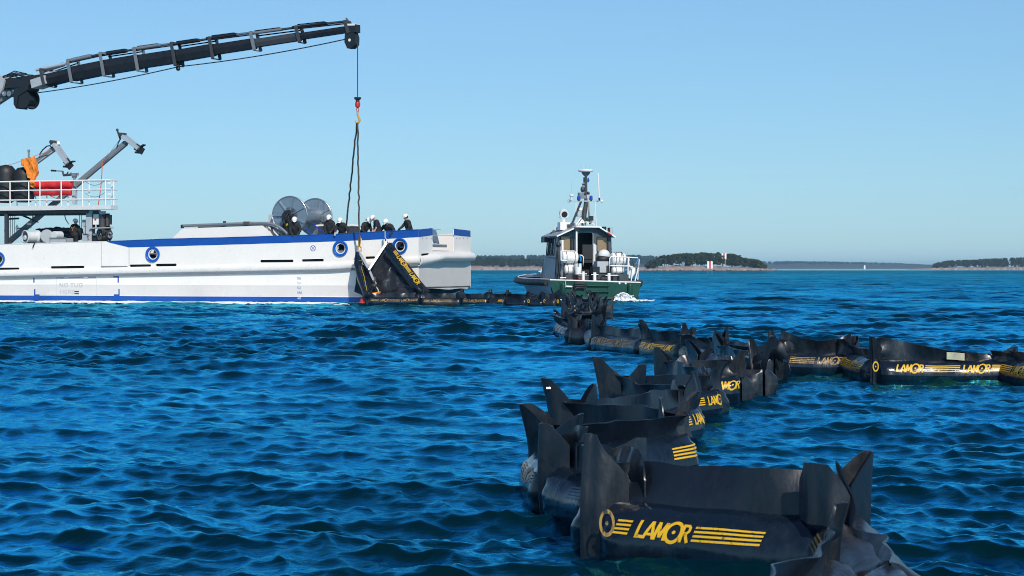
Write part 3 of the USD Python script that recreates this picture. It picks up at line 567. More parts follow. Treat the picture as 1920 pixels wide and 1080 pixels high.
# ------------------------------------------------------------------ the crane, its wire and hook, the sling
def crane_pt(px, py):                               # the boom lies in a vertical plane that swings out over the side from its column
    t = np.clip(px / 670.0, -.6, 1.05); return W(px, py, 102.6 - 9.9 * t)
def build_crane():
    base = to_world('ship', (-27.0, 3.4, 2.58))
    c = thing('deck_crane', 'long black telescopic crane boom reaching high over the vessel', 'crane', base=base)
    ln = np.array([(-60, 180), (95, 158.6), (145, 149.5), (207, 138.2), (270, 127.8), (336, 116), (402, 103.6), (478, 90), (562, 75.2), (652, 60.5)], float)
    top = np.array([(-60, 158), (87, 143.5), (140, 126), (200, 113), (262, 103), (330, 94.5), (398, 83.5), (475, 73.5), (560, 62.5), (652, 49.5)], float)
    bx, by = ln.T; tx, ty = top.T
    cuts = [88, 138, 198, 261, 330, 400, 477, 561, 652]
    dirv = crane_pt(600, 70) - crane_pt(100, 150); dirv /= np.linalg.norm(dirv); sidev = np.cross(dirv, (0, 0, 1)); sidev /= np.linalg.norm(sidev)
    col = ['black_steel'] * 6 + ['dark_grey', 'black_steel']
    for i in range(len(cuts) - 1):
        a, b = cuts[i] - 1.5, cuts[i + 1] + 1.5
        rows = []
        wd = .42 - .034 * i
        for px in (a, b):
            # each inner stage keeps its own even section
            m = (cuts[i] + cuts[i + 1]) / 2; hh = np.interp(m, bx, by) - np.interp(m, tx, ty); mid = (np.interp(px, bx, by) + np.interp(px, tx, ty)) / 2
            P, Q = crane_pt(px, mid - hh / 2), crane_pt(px, mid + hh / 2)
            rows.append([Q - sidev * wd * .8, Q + sidev * wd * .8, (P + Q) / 2 + sidev * wd, P + sidev * wd * .8, P - sidev * wd * .8, (P + Q) / 2 - sidev * wd])
        v = np.array(rows).reshape(-1, 3); f = []
        for j in range(6): f.append((j, (j + 1) % 6, 6 + (j + 1) % 6, 6 + j))
        m = MB().add(v, np.array(f)).add(v[:6], np.array([(0, 5, 4, 3), (0, 3, 2, 1)])).add(v[6:], np.array([(3, 4, 5, 0), (1, 2, 3, 0)]))
        c.part('boom_section', m, col[i], False)
    heads = []
    for i, px in enumerate(cuts):
        hi = np.interp(px, tx, ty) - [12, 13, 13, 12, 13, 12, 12, 12, 9][i]; lo = np.interp(px, bx, by) + [3, 5, 4, 5, 7, 7, 5, 5, 2][i]
        A, Bp = crane_pt(px - 1.5, hi), crane_pt(px + 6, lo)
        wd = .47 - .03 * i
        k = MB()
        for sg in (-1, 1): k.bar(A + sidev * wd * sg, Bp + sidev * wd * sg, .05, .17, dirv)
        k.bar(Bp - sidev * wd, Bp + sidev * wd, .1, .05).bar(A - sidev * wd, A + sidev * wd, .14, .1); heads.append(A)
        c.part('stage_collar', k, 'mid_grey' if i in (1, 2, 3, 6) else 'dark_grey')
    # hydraulic rams and pipes along the back of the boom
    for i in range(len(cuts) - 1):
        d1 = sidev * (.08 if i % 2 else -.1)
        A, Bp = heads[i] + d1, heads[i + 1] + d1
        c.part('ram', MB().cyl(A - dirv * .3, A + (Bp - A) * .62, .115 - .006 * i, n=12), 'mid_grey' if i in (0, 1, 3, 6) else 'black_steel', 50)
        c.part('ram_rod', MB().cyl(A + (Bp - A) * .6, Bp, .06, n=10), 'galvanised' if i in (3, 5) else 'dark_grey', 50)
        up = np.array([0, 0, .10])
        c.part('hydraulic_pipe', MB().tube([A + up * .2, A + up, A + (Bp - A) * .55 + up, A + (Bp - A) * .62 + up * .2], .03, 6).tube([A + d1 * 2 - up * 1.3, Bp + d1 * 2 - up * 1.3], .035, 6), 'black_steel', 50)
    for px in (100, 118): c.part('ram', MB().cyl(crane_pt(68, 131 + (px - 100) * .6), crane_pt(px + 24, 119.5 + (px - 100) * .6), .085), 'light_grey')
    # knuckle, inner machinery, winch
    c.part('outer_boom_root', MB().bar(crane_pt(12, 158), crane_pt(92, 148.5), .55, .52), 'black_steel')
    c.part('root_plate', MB().bar(crane_pt(68, 159), crane_pt(95, 150), .9, .45), 'light_grey').part('maker_plate', MB().bar(crane_pt(76, 152.5) - sidev * .462, crane_pt(80, 151.5) - sidev * .462, .02, .12), 'yellow_label')
    kn = MB()
    for sg in (-1, 1):
        kn.poly([tuple(p) for p in ((-30, 190), (-30, 140), (0, 141), (10, 142), (18, 152), (15, 167), (6, 183))], lambda u, v, d, sg=sg: crane_pt(u, v) + sidev * (sg * .36 + d), -.06, .06)
    c.part('knuckle', kn, 'light_grey', 30)
    for p in ((5, 161, .17), (3.5, 177, .2)): c.part('pivot_pin', MB().cyl(crane_pt(*p[:2]) - sidev * .5, crane_pt(*p[:2]) + sidev * .5, p[2]), 'bare_steel', 40)
    c.part('link_arm', MB().bar(crane_pt(-40, 215), crane_pt(17, 177), .3, .3), 'mid_grey'); 
    for px in (16, 25): c.part('link_pin', MB().cyl(crane_pt(px, 176.5) - sidev * .35, crane_pt(px, 176.5) + sidev * .35, .14 if px == 16 else .15), 'bare_steel', 40)
    r = np.random.default_rng(8)
    for k in range(9):
        a = crane_pt(8 + r.uniform(0, 12), 142 + r.uniform(0, 5)); b = crane_pt(40 + r.uniform(0, 22), 142 + r.uniform(-3, 8)); o = sidev * r.uniform(-.4, .4)
        c.part('hydraulic_hose', MB().tube([a + o, (a + b) / 2 + o + np.array([0, 0, r.uniform(.05, .3)]), b + o], .03, 6), ['black_rubber', 'dark_grey', 'bare_steel'][k % 3], 60)
    w = crane_pt(50, 184)
    c.part('winch_housing', MB().poly([(-.52, .5), (.52, .62), (.45, .35), (-.2, .1), (-.33, -.55), (-.5, -.3)], lambda u, v, d: w + dirv * u + np.array([0, 0, v]) + sidev * d, -.45, .45), 'black_steel')
    c.part('winch_drum', MB().lathe([(.0, -.4), (.5, -.4), (.5, -.33), (.36, -.32), (.36, .32), (.5, .33), (.5, .4), (.0, .4)], w + dirv * .05 - np.array([0, 0, .08]), sidev, 28), 'black_steel', 40).part('hub', MB().cyl(w - sidev * .46, w - sidev * .38, .12), 'mid_grey')
    c.part('winch_bracket', MB().bar(crane_pt(36, 198), crane_pt(58, 201), .7, .1), 'dark_grey')
    # boom head with sheave
    hd = MB().bar(crane_pt(651, 55.5), crane_pt(671, 53.5), .42, .38); c.part('boom_head', hd, 'black_steel')
    c.part('head_cap', MB().bar(crane_pt(655, 47.2), crane_pt(670, 46.8), .44, .09), 'white_paint')
    c.part('head_hook', MB().tube([crane_pt(648, 50), crane_pt(651, 45), crane_pt(652, 38), crane_pt(649, 34.5)], .05, 7), 'dark_grey')
    sc = crane_pt(659.5, 76)
    c.part('sheave_block', MB().poly([(-.26, .42), (.2, .45), (.32, .1), (.3, -.25), (.1, -.4), (-.14, -.38), (-.3, -.05)], lambda u, v, d: sc + dirv * u + np.array([0, 0, v]) + sidev * d, -.2, .2), 'black_steel').part('sheave', MB().cyl(sc - sidev * .22, sc + sidev * .22, .07), 'white_paint')
    # hanging tab at mid boom
    c.part('rope_guide', MB().bar(crane_pt(334, 117), crane_pt(334, 130), .08, .2, dirv).sph(crane_pt(339, 119), .09).sph(crane_pt(334, 129), .11), 'black_steel')
    # wire
    def sag(a, b, n=14, s=.0): return [a + (b - a) * t - np.array([0, 0, s * 4 * t * (1 - t)]) for t in np.linspace(0, 1, n)]
    wire = sag(crane_pt(66, 174.6), crane_pt(335, 125), s=.1) + sag(crane_pt(335, 125), crane_pt(648, 73.5), s=.12)[1:]
    c.part('winch_wire', MB().tube(wire, .028, 6), 'cable', 60)
    h0, h1 = crane_pt(670.5, 80), crane_pt(670.5, 184); h0[:2] = h1[:2]
    c.part('hoist_wire', MB().tube([h0, h1], .026, 6), 'cable', 60)
    k = h1; z = np.array([0, 0, 1.0])
    hb = c.part('hook_block', MB().lathe([(.0, .05), (.17, .04), (.17, -.03), (.09, -.1), (.10, -.2), (.0, -.2)], k, z, 18), 'black_steel', 40)
    hb.part('swivel', MB().lathe([(.0, -.2), (.11, -.2), (.13, -.28), (.11, -.42), (.05, -.46), (.0, -.46)], k, z, 16), 'red_paint', 40)
    hb.part('chain_link', MB().tube([k + np.array([.05 * math.sin(a), 0, -.56 - .1 * math.cos(a)]) for a in np.linspace(0, 6.28, 13)], .022, 6), 'red_paint', 60)
    hb.part('hook', MB().tube([k + np.array(p) for p in ((0, 0, -.66), (0, 0, -.8), (.07, 0, -.95), (.1, 0, -1.08), (.03, 0, -1.2), (-.08, 0, -1.18), (-.12, 0, -1.05))], [.05, .045, .05, .055, .055, .045, .02], 8), 'yellow_steel', 60)
    # column and lower arm (they stand left of the picture)
    c.part('column', MB().cyl(base, base + np.array([0, 0, 3.2]), .55, .45, 24), 'dark_grey'); c.part('lower_arm', MB().bar(base + np.array([0, 0, 3.0]), crane_pt(-25, 172), .55, .7), 'black_steel')
    return k + np.array([0, 0, -1.2])
HOOK = build_crane()
def build_sling():
    s = thing('lifting_sling', 'brown lifting sling with two legs hanging from the yellow crane hook', 'sling', base=HOOK)
    e1 = W(674, 462, 94.3); e2 = sp(648, 436, 1.0); e2 = to_world('ship', e2)
    def leg(a, b, n=26):
        r = np.random.default_rng(4); P = [a + (b - a) * t + np.array([r.normal(0, .012), 0, 0]) for t in np.linspace(0, 1, n)]; return MB().tube(P, .043, 7)
    s.part('sling_leg', leg(HOOK, e1), 'wire_rope', 60); s.part('sling_leg', leg(HOOK + np.array([-.03, 0, 0]), e2), 'wire_rope', 60)
    s.part('shackle', MB().tube([e1 + np.array([.09 * math.sin(a), 0, -.14 - .15 * math.cos(a)]) for a in np.linspace(0, 6.28, 13)], .04, 6), 'yellow_steel', 60)
    s.part('hook', MB().lathe([(0, .55), (.05, .52), (.075, .35), (.06, .1), (0, 0)], e1 + np.array([0, 0, -.02]), (0, 0, 1), 10), 'yellow_steel', 60)
    return e1
SLING_END = build_sling()

# ------------------------------------------------------------------ things on the vessel's deck
DK = 2.58
def build_reel():
    c = sp(543, 404, 1.3); r = .955; w = 3.15
    t = thing('cable_reel', 'big galvanised steel drum reel standing on the deck amidships', 'reel', 'ship', (c[0], 1.3, DK))
    for k, y in enumerate((1.3, 1.3 + w)):
        d = t.part('flange', MB().lathe([(.0, y), (r - .03, y), (r - .03, y + .04), (.0, y + .04)], (c[0], 0, c[2]), (0, 1, 0), 56), 'galvanised', 40)
        d.part('rim', MB().tube([(c[0] + r * math.cos(a), y + .02, c[2] + r * math.sin(a)) for a in np.linspace(0, 2 * math.pi, 57)], .042, 8), 'bare_steel', 60)
        for i in range(7):
            a = i * 2 * math.pi / 7 + .45; yy = y - .03 if k == 0 else y - .02
            d.part('spoke', MB().bar((c[0] + .22 * math.cos(a), yy, c[2] + .22 * math.sin(a)), (c[0] + (r - .05) * math.cos(a), yy, c[2] + (r - .05) * math.sin(a)), .06, .075, (0, 1, 0)), 'galvanised')
    t.part('drum', MB().cyl((c[0], 1.3, c[2]), (c[0], 1.3 + w, c[2]), .42, n=32), 'galvanised', 40)
    t.part('drive_motor', MB().cyl((c[0] + .0, .95, c[2]), (c[0], 1.28, c[2]), .24, n=12).box((c[0] + .08, .98, c[2] + .16), (.2, .2, .2)).box((c[0] - .12, .95, c[2] - .1), (.22, .22, .3)), 'black_steel')
    hs = MB(); rr = np.random.default_rng(6)
    for k in range(9):
        a = rr.uniform(0, 6.28); p = np.array([c[0] + .17 * math.cos(a), .96, c[2] + .17 * math.sin(a)]); q = p + np.array([rr.normal(0, .15), -.05, -.5 + rr.normal(0, .1)]); hs.tube([p, (p + q) / 2 + np.array([rr.normal(0, .08), -.12, 0]), q], .022, 6)
    t.each('hydraulic_hose', hs, 'black_rubber', 60)
    st = t.part('drive_frame', MB().poly([(-.75, DK), (.62, DK), (.42, 3.5), (.1, c[2] - .1), (-.12, c[2] - .1), (-.5, 3.4)], lambda u, v, d: np.array([c[0] + u, d, v]), 1.02, 1.2), 'black_steel')
    q = sp(538.5, 421, 1.0); st.part('warning_plate', MB().box((q[0], 1.0, q[2]), (.11, .02, .11)), 'yellow_label')
    t.part('back_frame', MB().poly([(-.6, DK), (.6, DK), (.1, c[2]), (-.1, c[2])], lambda u, v, d: np.array([c[0] + u, d, v]), 1.36 + w, 1.5 + w), 'dark_grey')
    q = sp(507, 410, 2.0); t.part('cover_plate', MB().poly([(q[0] - .26, 2.7), (q[0] + .3, 2.7), (q[0] + .3, q[2] + .22), (q[0] - .1, q[2] + .22)], lambda u, v, d: np.array([u, d, v]), 2.0, 2.05), 'light_grey')
    tm = meshkit.text_mesh('LAMOR', .085, .003, True); q = sp(514, 409.5, 1.295); v = np.array(tm.vertices)
    t.part('lettering', (np.stack([q[0] + v[:, 0], 1.295 - v[:, 2], q[2] + v[:, 1]], 1), tm.faces[:, ::-1]), 'boat_blue', False)
    for a, b in (((586, 418), (608, 440)), ((573, 426), (586, 441)), ((600, 430), (612, 441))): t.part('lashing', MB().tube([sp(*a, 1.25), sp(*b, .2)], .03, 6), 'boat_blue', 60)
build_reel()
def slewing_boom(name, label, p0, p1, q0, q1, y, mat):
    """A slewing arm with a ribbed panel hinged at its upper end."""
    A, Bp = sp(*p0, y), sp(*p1, y); C, D = sp(*q0, y - .1), sp(*q1, y - .1)
    t = thing(name, label, 'boom arm', 'ship', (A[0], y, min(A[2], 3.0)), group='inclined arms with ribbed panels above the fore deck')
    t.part('arm', MB().bar(A, Bp, .22, .26), mat); m = A + (Bp - A) * .62
    t.part('inner_arm', MB().bar(m, Bp + (Bp - A) * .02, .26, .15), 'mid_grey')
    d = (D - C); L = np.linalg.norm(d); d /= L; n = np.array([d[2], 0, -d[0]])
    pn = t.part('panel', MB().bar(C, D, .5, .16, n), 'aluminium')
    for k in range(3): pn.part('rib', MB().bar(C + n * (.085) + np.array([0, -.2 + .2 * k, 0]), D + n * .085 + np.array([0, -.2 + .2 * k, 0]), .035, .03, n), 'white_paint')
    pn.part('end_bracket', MB().bar(D - d * .02 - n * .15, D + n * .2, .55, .08, (0, 1, 0)).box(D + n * .22 + d * .03, (.12, .5, .1)).bar(D - n * .12, D - n * .34 + d * .1, .3, .05), 'black_steel')
    t.part('hinge_head', MB().box(C - d * .08, (.26, .4, .22)).cyl(C - d * .12 + np.array([0, -.3, 0]), C - d * .12 + np.array([0, .3, 0]), .1), 'dark_grey')
    return t, A, Bp, C, D
y = 2.0
t, A, Bp, C, D = slewing_boom('slewing_boom', 'grey arm leaning up past the black fenders with a white panel at its tip', (-60, 396), (104, 277), (103, 270), (129, 307), y, 'light_grey')
t.part('beacon', MB().cyl(sp(110, 271, y), sp(109, 265, y), .09), 'white_paint'); t.part('control_hose', MB().tube([sp(p[0], p[1], y - .2) for p in ((74, 290), (80, 281), (88, 274), (94, 273), (97, 277))], .035, 7), 'black_rubber', 60)
t, A, Bp, C, D = slewing_boom('slewing_boom', 'taller dark grey arm rising from the winch deck behind the platform rail end', (15, 455), (236, 268), (232, 255), (262, 279), y + .4, 'mid_grey')
t.part('camera_post', MB().bar(sp(226, 262, y + .4), sp(220, 245, y + .4), .07).sph(sp(220, 243.5, y + .4), .075), 'dark_grey'); t.part('control_hose', MB().tube([sp(p[0], p[1], y + .2) for p in ((219, 276), (222, 268), (225, 262), (224, 258))], .03, 7), 'black_rubber', 60)
t.part('stay_wire', MB().tube([sp(206, 287, y + .3), sp(227, 258, y + .3)], .01, 5), 'dark_grey')
def strap(name, label, pts, y, w=.07):
    P = [sp(*p, y) for p in pts]; mb = MB()
    for a, b in zip(P[:-1], P[1:]): mb.bar(a, b, .015, w, (0, 1, 0))
    t = thing(name, label, 'strap', 'ship', P[-1]); t.part('webbing', mb, 'orange_strap')
strap('tie_strap', 'thin red orange strap stretched from the fenders to the arm tip', [(-10, 316), (28, 306), (66, 292), (97, 282)], 1.7, .05)
strap('tie_strap', 'orange strap hanging from the taller arm down to the platform end', [(203, 292), (197, 298), (192, 306), (190, 340), (188, 360), (183, 392), (179, 402)], 2.1, .07)
def fender(px0, px1, py0, py1, yy, label):
    a, b = sp(px0, py0, yy), sp(px1, py1, yy); r = (b[0] - a[0]) / 2; x = (a[0] + b[0]) / 2; z0, z1 = b[2], a[2]
    t = thing('rubber_fender', label, 'fender', 'ship', (x, yy + r, z0), group='black rubber fenders on the platform')
    t.part('body', MB().lathe([(.0, z0), (r * .55, z0 + .01), (r * .85, z0 + .12), (r, z0 + .32), (r, z1 - .5), (r * .9, z1 - .25), (r * .62, z1 - .07), (.0, z1)], (x, yy + r, 0), (0, 0, 1), 30), 'black_rubber', 60)
    for k, f in enumerate((.25, .55)):
        zz = z0 + (z1 - z0) * f; t.part('rib', MB().tube([(x + (r + .0) * math.cos(q), yy + r + r * math.sin(q), zz + .05 * math.sin(q * 5)) for q in np.linspace(0, 6.283, 41)], .025, 6), 'black_rubber', 60)
fender(-16, 17, 308, 380, .8, 'black rubber fender cut by the photo edge beside its twin'); fender(17, 51.5, 312, 379, .75, 'black rubber fender upright between its twin and the orange cover')
def build_cover():
    c = sp(54, 330, .75); r = np.random.default_rng(2)
    t = thing('orange_cover', 'crumpled orange fabric cover draped over the rail by the fenders', 'cover', 'ship', (c[0], .75, c[2] - .9))
    out = [(38, 299), (50, 296), (58, 297), (63, 292), (69, 308), (70, 322), (66, 331), (64, 345), (62, 352), (57, 350), (58, 335), (52, 333), (50, 322), (46, 312), (39, 310)]
    pts = np.array([sp(px, py, .75)[[0, 2]] for px, py in out]); pg = Polygon(pts)
    m = trimesh.creation.extrude_polygon(pg, .16, engine='earcut'); m = m.subdivide_to_size(.07); v = np.array(m.vertices)
    v = np.stack([v[:, 0], .7 + v[:, 2], v[:, 1]], 1); v += (meshkit.fbm(v * [6, 3, 2.5], 3, 5)[:, None] - .5) * [.06, .28, .03]
    t.part('fabric', (v, m.faces[:, ::-1]), 'orange_fabric', 60); t.part('pole', MB().cyl(sp(54, 300, 1.0), sp(54, 284, 1.0), .05).sph(sp(54, 282.5, 1.0), .075), 'mid_grey')
build_cover()
def build_red():
    a, b = sp(62, 339, .95), sp(134, 366, .95)
    t = thing('red_roll', 'red folded inflatable roll lying behind the white platform rail', 'inflatable roll', 'ship', ((a[0] + b[0]) / 2, 1.1, b[2]))
    h = a[2] - b[2]
    for k, (z, rr) in enumerate(((b[2] + h * .74, h * .27), (b[2] + h * .26, h * .27))):
        n = 26; P = [(x, 1.1 + .02 * math.sin(x * 9), z + .015 * math.sin(x * 7 + k)) for x in np.linspace(a[0], b[0], n)]; R = [rr * (1 - .06 * (i % 5 == 0)) for i in range(n)]; R[0] *= .7; R[-1] *= .75
        t.part('tube', MB().tube(P, R, 14), 'red_fabric', 50)
    t.each('flap', MB().bar((b[0] - .05, 1.05, b[2] + h * .85), (b[0] + .02, 1.05, b[2] + h * .98), .3, .06).bar((b[0] - .05, 1.05, b[2] + h * .15), (b[0] + .02, 1.05, b[2] + h * .02), .3, .06), 'red_fabric')
    t.part('strap_end', MB().tube([sp(93, 366, .8), sp(98, 369, .8), sp(103, 370, .8)], .03, 6), 'red_paint')
build_red()
def build_monitor():
    c = sp(140, 383, .95); t = thing('water_monitor', 'grey water cannon on a post at the platform rail', 'water cannon', 'ship', (c[0], .95, S['zf'] + .1))
    p = lambda px, py, yy=.95: sp(px, py, yy)
    t.part('post', MB().box2(p(135, 383, .9), p(145, 352, 1.15)), 'light_grey'); t.part('riser', MB().cyl(p(140, 352), p(139.5, 331), .07), 'mid_grey')
    t.part('swivel', MB().box(p(139.5, 327.5), (.24, .2, .16)).cyl(p(136, 331), p(143, 331), .08).cyl(p(146, 329), p(146, 324), .05), 'mid_grey')
    t.part('barrel', MB().cyl(p(138, 327), p(119, 328.5), .065).cyl(p(119, 328.6), p(117.5, 321), .05).bar(p(118, 321), p(105, 320.4), .06, .05), 'dark_grey'); t.part('nozzle', MB().cyl(p(105, 320.4), p(96, 319.8), .045, .05), 'black_steel')
    t.part('handle', MB().tube([p(125, 327), p(128, 322), p(125.5, 326)], .03, 6).tube([p(132, 327), p(133.5, 323.5)], .03, 6), 'black_steel')
build_monitor()
def build_winch():
    a = sp(56, 444, 1.0); t = thing('mooring_winch', 'pale grey winch drum turned to the side on the fore deck', 'winch', 'ship', (a[0], 1.0, DK))
    ax = np.array([.82, -.57, 0]); z = np.array([a[0], 1.1, a[2]])
    t.part('drum', MB().lathe([(.0, .34), (.26, .34), (.26, .3), (.35, .3), (.36, .36), (.31, .38), (.29, .1), (.29, -.25), (.36, -.3), (.36, -.42), (0, -.42)], z, -np.array([.42, .9, 0]) * 1.0, 32), 'off_white', 45)
    t.part('side_plate', MB().lathe([(.0, .355), (.25, .355), (.25, .345), (0, .345)], z, -np.array([.42, .9, 0]), 24), 'dark_grey', 40).part('boss', MB().lathe([(0, .40), (.12, .40), (.14, .36), (0, .36)], z + np.array([0, 0, -.05]), -np.array([.42, .9, 0]), 16), 'off_white', 40)
    t.part('frame', MB().box((z[0] + .25, 1.5, 2.95), (1.1, .5, .75)), 'mid_grey'); q = sp(84, 441, 1.1); t.part('end_disc', MB().lathe([(.0, -.05), (.34, -.05), (.36, 0), (.34, .05), (0, .05)], (q[0], 1.3, q[2] - .05), (.75, -.65, 0), 24), 'light_grey', 40)
    q = sp(75, 460, -.05); t.part('loose_rope_end', MB().tube([sp(66, 453, -.04), sp(63, 460, -.06), sp(61.5, 465, -.06)], .03, 6), 'black_rubber', 60)
build_winch()
def build_disc():
    a = sp(102, 441, 1.0); t = thing('hose_drum', 'small white faced drum in a grey tray beside the crewman', 'drum', 'ship', (a[0], 1.0, DK))
    t.part('drum', MB().lathe([(0, -.05), (.2, -.05), (.22, 0), (.22, .5), (0, .5)], (a[0], 1.0, a[2]), (.15, 1, 0), 26), 'off_white', 40)
    p, q = sp(94, 446.5, .75), sp(125, 454, .75); t.part('tray', MB().box2((p[0], .7, DK), (q[0], .76, p[2])).box2((p[0], .7, DK), (p[0] + .05, 1.4, p[2])).box2((q[0] - .05, .7, DK), (q[0], 1.4, p[2])), 'light_grey'); t.part('tray_lip', MB().bar((p[0], .69, p[2]), (q[0], .69, p[2]), .05, .06), 'mid_grey')
build_disc()
def build_roll():
    a, b = sp(66, 430, 2.4), sp(136, 426, 2.4); t = thing('black_boom_roll', 'long bundle of rolled black boom fabric lying behind the winch', 'fabric roll', 'ship', ((a[0] + b[0]) / 2, 2.6, DK)); r = np.random.default_rng(4)
    for k in range(6):
        dz, dy = -.12 - .2 * (k // 2), .15 * (k % 2); P = [(x, 2.5 + dy + r.normal(0, .02), a[2] + (b[2] - a[2]) * i / 15 + dz + r.normal(0, .035)) for i, x in enumerate(np.linspace(a[0], b[0] + .4, 16))]
        t.part('roll', MB().tube(P, [.15 + r.normal(0, .012) for _ in P], 9), 'boom_fabric', 50)
    t.part('box', MB().box2((a[0] + .2, 2.35, DK), (b[0], 2.9, a[2] - .5)), 'black_steel')
build_roll()
def build_pump():
    c = sp(195, 440, 1.0); t = thing('hose_pump', 'machinery stand with coiled black hoses at the end of the gantry', 'pump', 'ship', (c[0], 1.0, DK)); r = np.random.default_rng(9)
    p = lambda px, py, yy=1.0: sp(px, py, yy)
    t.part('shelf', MB().bar(p(172, 428), p(209, 427), .5, .05), 'light_grey'); t.part('motor', MB().cyl(p(192, 426), p(192, 410), .17).cyl(p(192, 410), p(192, 404), .1, .16), 'dark_grey'); t.part('motor_cap', MB().cyl(p(192, 402), p(192, 396), .14, .2), 'light_grey')
    t.part('control_panel', MB().box2(p(206, 421, .9), p(210, 403, 1.1)), 'black_steel'); t.part('valve_block', MB().box2(p(199, 424, .95), p(205, 404, 1.1)), 'rusty_steel')
    t.part('stand', MB().box2(p(172, 453, .9), p(200, 440, 1.4)).box2(p(172, 440, .95), p(178, 402, 1.2)).box2(p(181, 428, 1.3), p(206, 400, 1.35)), 'black_steel'); t.part('pipe_stub', MB().cyl(p(175, 440, .85), p(183, 440, .85), .075), 'bare_steel')
    for k in range(7):
        x0 = 188 + k * 2.6; t.part('hose_coil', MB().tube([p(x0 + 6 * math.sin(a) + r.normal(0, .4), 440 + 11 * math.cos(a) + r.normal(0, .5), .8 + .03 * k) for a in np.linspace(.2, 6.1, 18)], .05, 7), 'black_rubber', 60)
    t.part('hose_hanger', MB().tube([p(206 + 2.5 * math.sin(a), 441 + 5 * math.cos(a), .85) for a in np.linspace(0, 6.28, 14)], .04, 6), 'mid_grey'); t.part('cable', MB().tube([p(203, 421), p(206, 424), p(208, 429)], .02, 6), 'black_rubber', 60)
build_pump()
# ------------------------------------------------------------------ crew
def hulls(chain):
    """Union of tapered limbs: each limb a hull of the spheres at its two joints."""
    out = None
    for (p, r, q, s) in chain:
        a = m3.Manifold.sphere(r, 14).translate([float(x) for x in p]); b = m3.Manifold.sphere(s, 14).translate([float(x) for x in q])
        h = m3.Manifold.batch_hull([a, b]); out = h if out is None else out + h
    return out
def soft(man, edge=.045, it=6):
    m = man.refine_to_length(edge).to_mesh(); t = trimesh.Trimesh(m.vert_properties[:, :3], m.tri_verts, process=True); trimesh.smoothing.filter_taubin(t, iterations=it); return t
def person(label, px, base_y, face, lean=15, nod=20, turn=0, lhand=None, rhand=None, bare=False, pale=False, height=1.78, crouch=0.0, muff=False, vest=True, knees=0, back=False, top_py=None):
    """face: degrees, 0 looks outboard over the rail (towards the camera), 90 towards the stern. Hands: (side, forward, up) from the shoulder."""
    k = height / 1.78
    x = sp(px, 430, base_y)[0]
    zf = DK + (.10 if px > 500 else 0)
    if top_py is not None:                          # stance follows from where the helmet's top is
        zt = sp(px, top_py - 5.5, base_y)[2]
    o = np.array([x, base_y, zf])
    a = math.radians(face); fwd = np.array([math.sin(a), -math.cos(a), 0]); lft = np.array([math.cos(a), math.sin(a), 0]); upv = np.array([0, 0, 1.0])
    la = math.radians(lean)
    spine = upv * math.cos(la) + fwd * math.sin(la); chest_f = fwd * math.cos(la) - upv * math.sin(la)
    hip_h = .93 * k
    if top_py is not None:
        need = zt - zf; reach = .95 * k * math.cos(la) * .6 + .38 * k; hip_h = float(np.clip(need - reach, .55, 1.12))
    hip = o + upv * hip_h - fwd * math.sin(la) * .22
    nk = hip + spine * .50 * k; sh = hip + spine * .45 * k
    na = math.radians(nod); ta = math.radians(turn)
    hf0 = fwd * math.cos(ta) + lft * math.sin(ta); hup = upv * math.cos(na) + hf0 * math.sin(na); hf = hf0 * math.cos(na) - upv * math.sin(na); hl = np.cross(hup, hf)
    head = nk + spine * .07 + hup * .13 * k + hf * .03
    t = thing('person', label, 'person', 'ship', o, group=None)
    legs, body, sleeves, hands = [], [], [], []
    feet = []
    for s in (-1, 1):
        hj = hip + lft * s * .10; ft = o + lft * s * .12 + upv * .06 - fwd * .02
        kn = (hj + ft) / 2 + fwd * (.04 + max(0, .93 * k - hip_h) * .75) + upv * .02
        legs += [(hj, .098, kn, .068), (kn, .066, ft, .046)]; feet.append((ft, fwd))
    body += [(hip - lft * .07, .125, hip + lft * .07, .125), (hip, .145, hip + spine * .25 * k, .145), (hip + spine * .25 * k - lft * .06, .13, sh - lft * .11, .105), (hip + spine * .25 * k + lft * .06, .13, sh + lft * .11, .105), (sh - lft * .12, .1, sh + lft * .12, .1)]
    neck = [(sh + spine * .03, .07, nk + spine * .05 + hf * .01, .056), (nk, .055, head - hup * .05, .055)]
    arms, hand = [], []
    tips = []
    for s, tgt in ((1, lhand), (-1, rhand)):
        tgt = tgt or (.05, .12, -.52)
        S0 = sh + lft * s * .19; Hn = S0 + (lft * s * tgt[0] + fwd * tgt[1] + upv * tgt[2]) * k
        d = Hn - S0; L = np.linalg.norm(d); full = .54 * k
        if L > full: Hn = S0 + d / L * full; d = Hn - S0; L = full
        bend = math.sqrt(max(0, (.275 * k) ** 2 - (L / 2) ** 2)); out = -fwd * .5 + lft * s * .8 - upv * .3; out -= d * (out @ d) / (L * L); out /= np.linalg.norm(out)
        E = S0 + d / 2 + out * bend
        arms.append(((S0, .062, E, .048), (E, .046, Hn, .034)))
        hd = (Hn - E) / np.linalg.norm(Hn - E); w = np.cross(hd, fwd); w = w / max(np.linalg.norm(w), .1)
        hh = [(Hn, .032, Hn + hd * .07 + w * .02, .024), (Hn, .032, Hn + hd * .07 - w * .02, .024)]
        for j, off in enumerate((-.033, -.011, .011, .032)):
            b0_ = Hn + hd * .075 + w * off; L1 = (.05, .06, .056, .042)[j]; mid = b0_ + hd * L1 * .6 - np.cross(w, hd) * .008; hh += [(b0_, .0105, mid, .0095), (mid, .0095, mid + hd * L1 * .4 - np.cross(w, hd) * .022, .008)]
        th = Hn + hd * .02 + w * .035 * s; hh += [(th, .014, th + hd * .04 + w * .028 * s, .011)]
        hand.append(hh); tips.append(Hn)
    full = hulls(body + legs + neck + [a for p in arms for a in p] + [h for hh in hand for h in hh])
    headm = m3.Manifold.sphere(1.0, 28).scale([.075, .098, .118])
    R = np.stack([hl, hf, hup], 1)
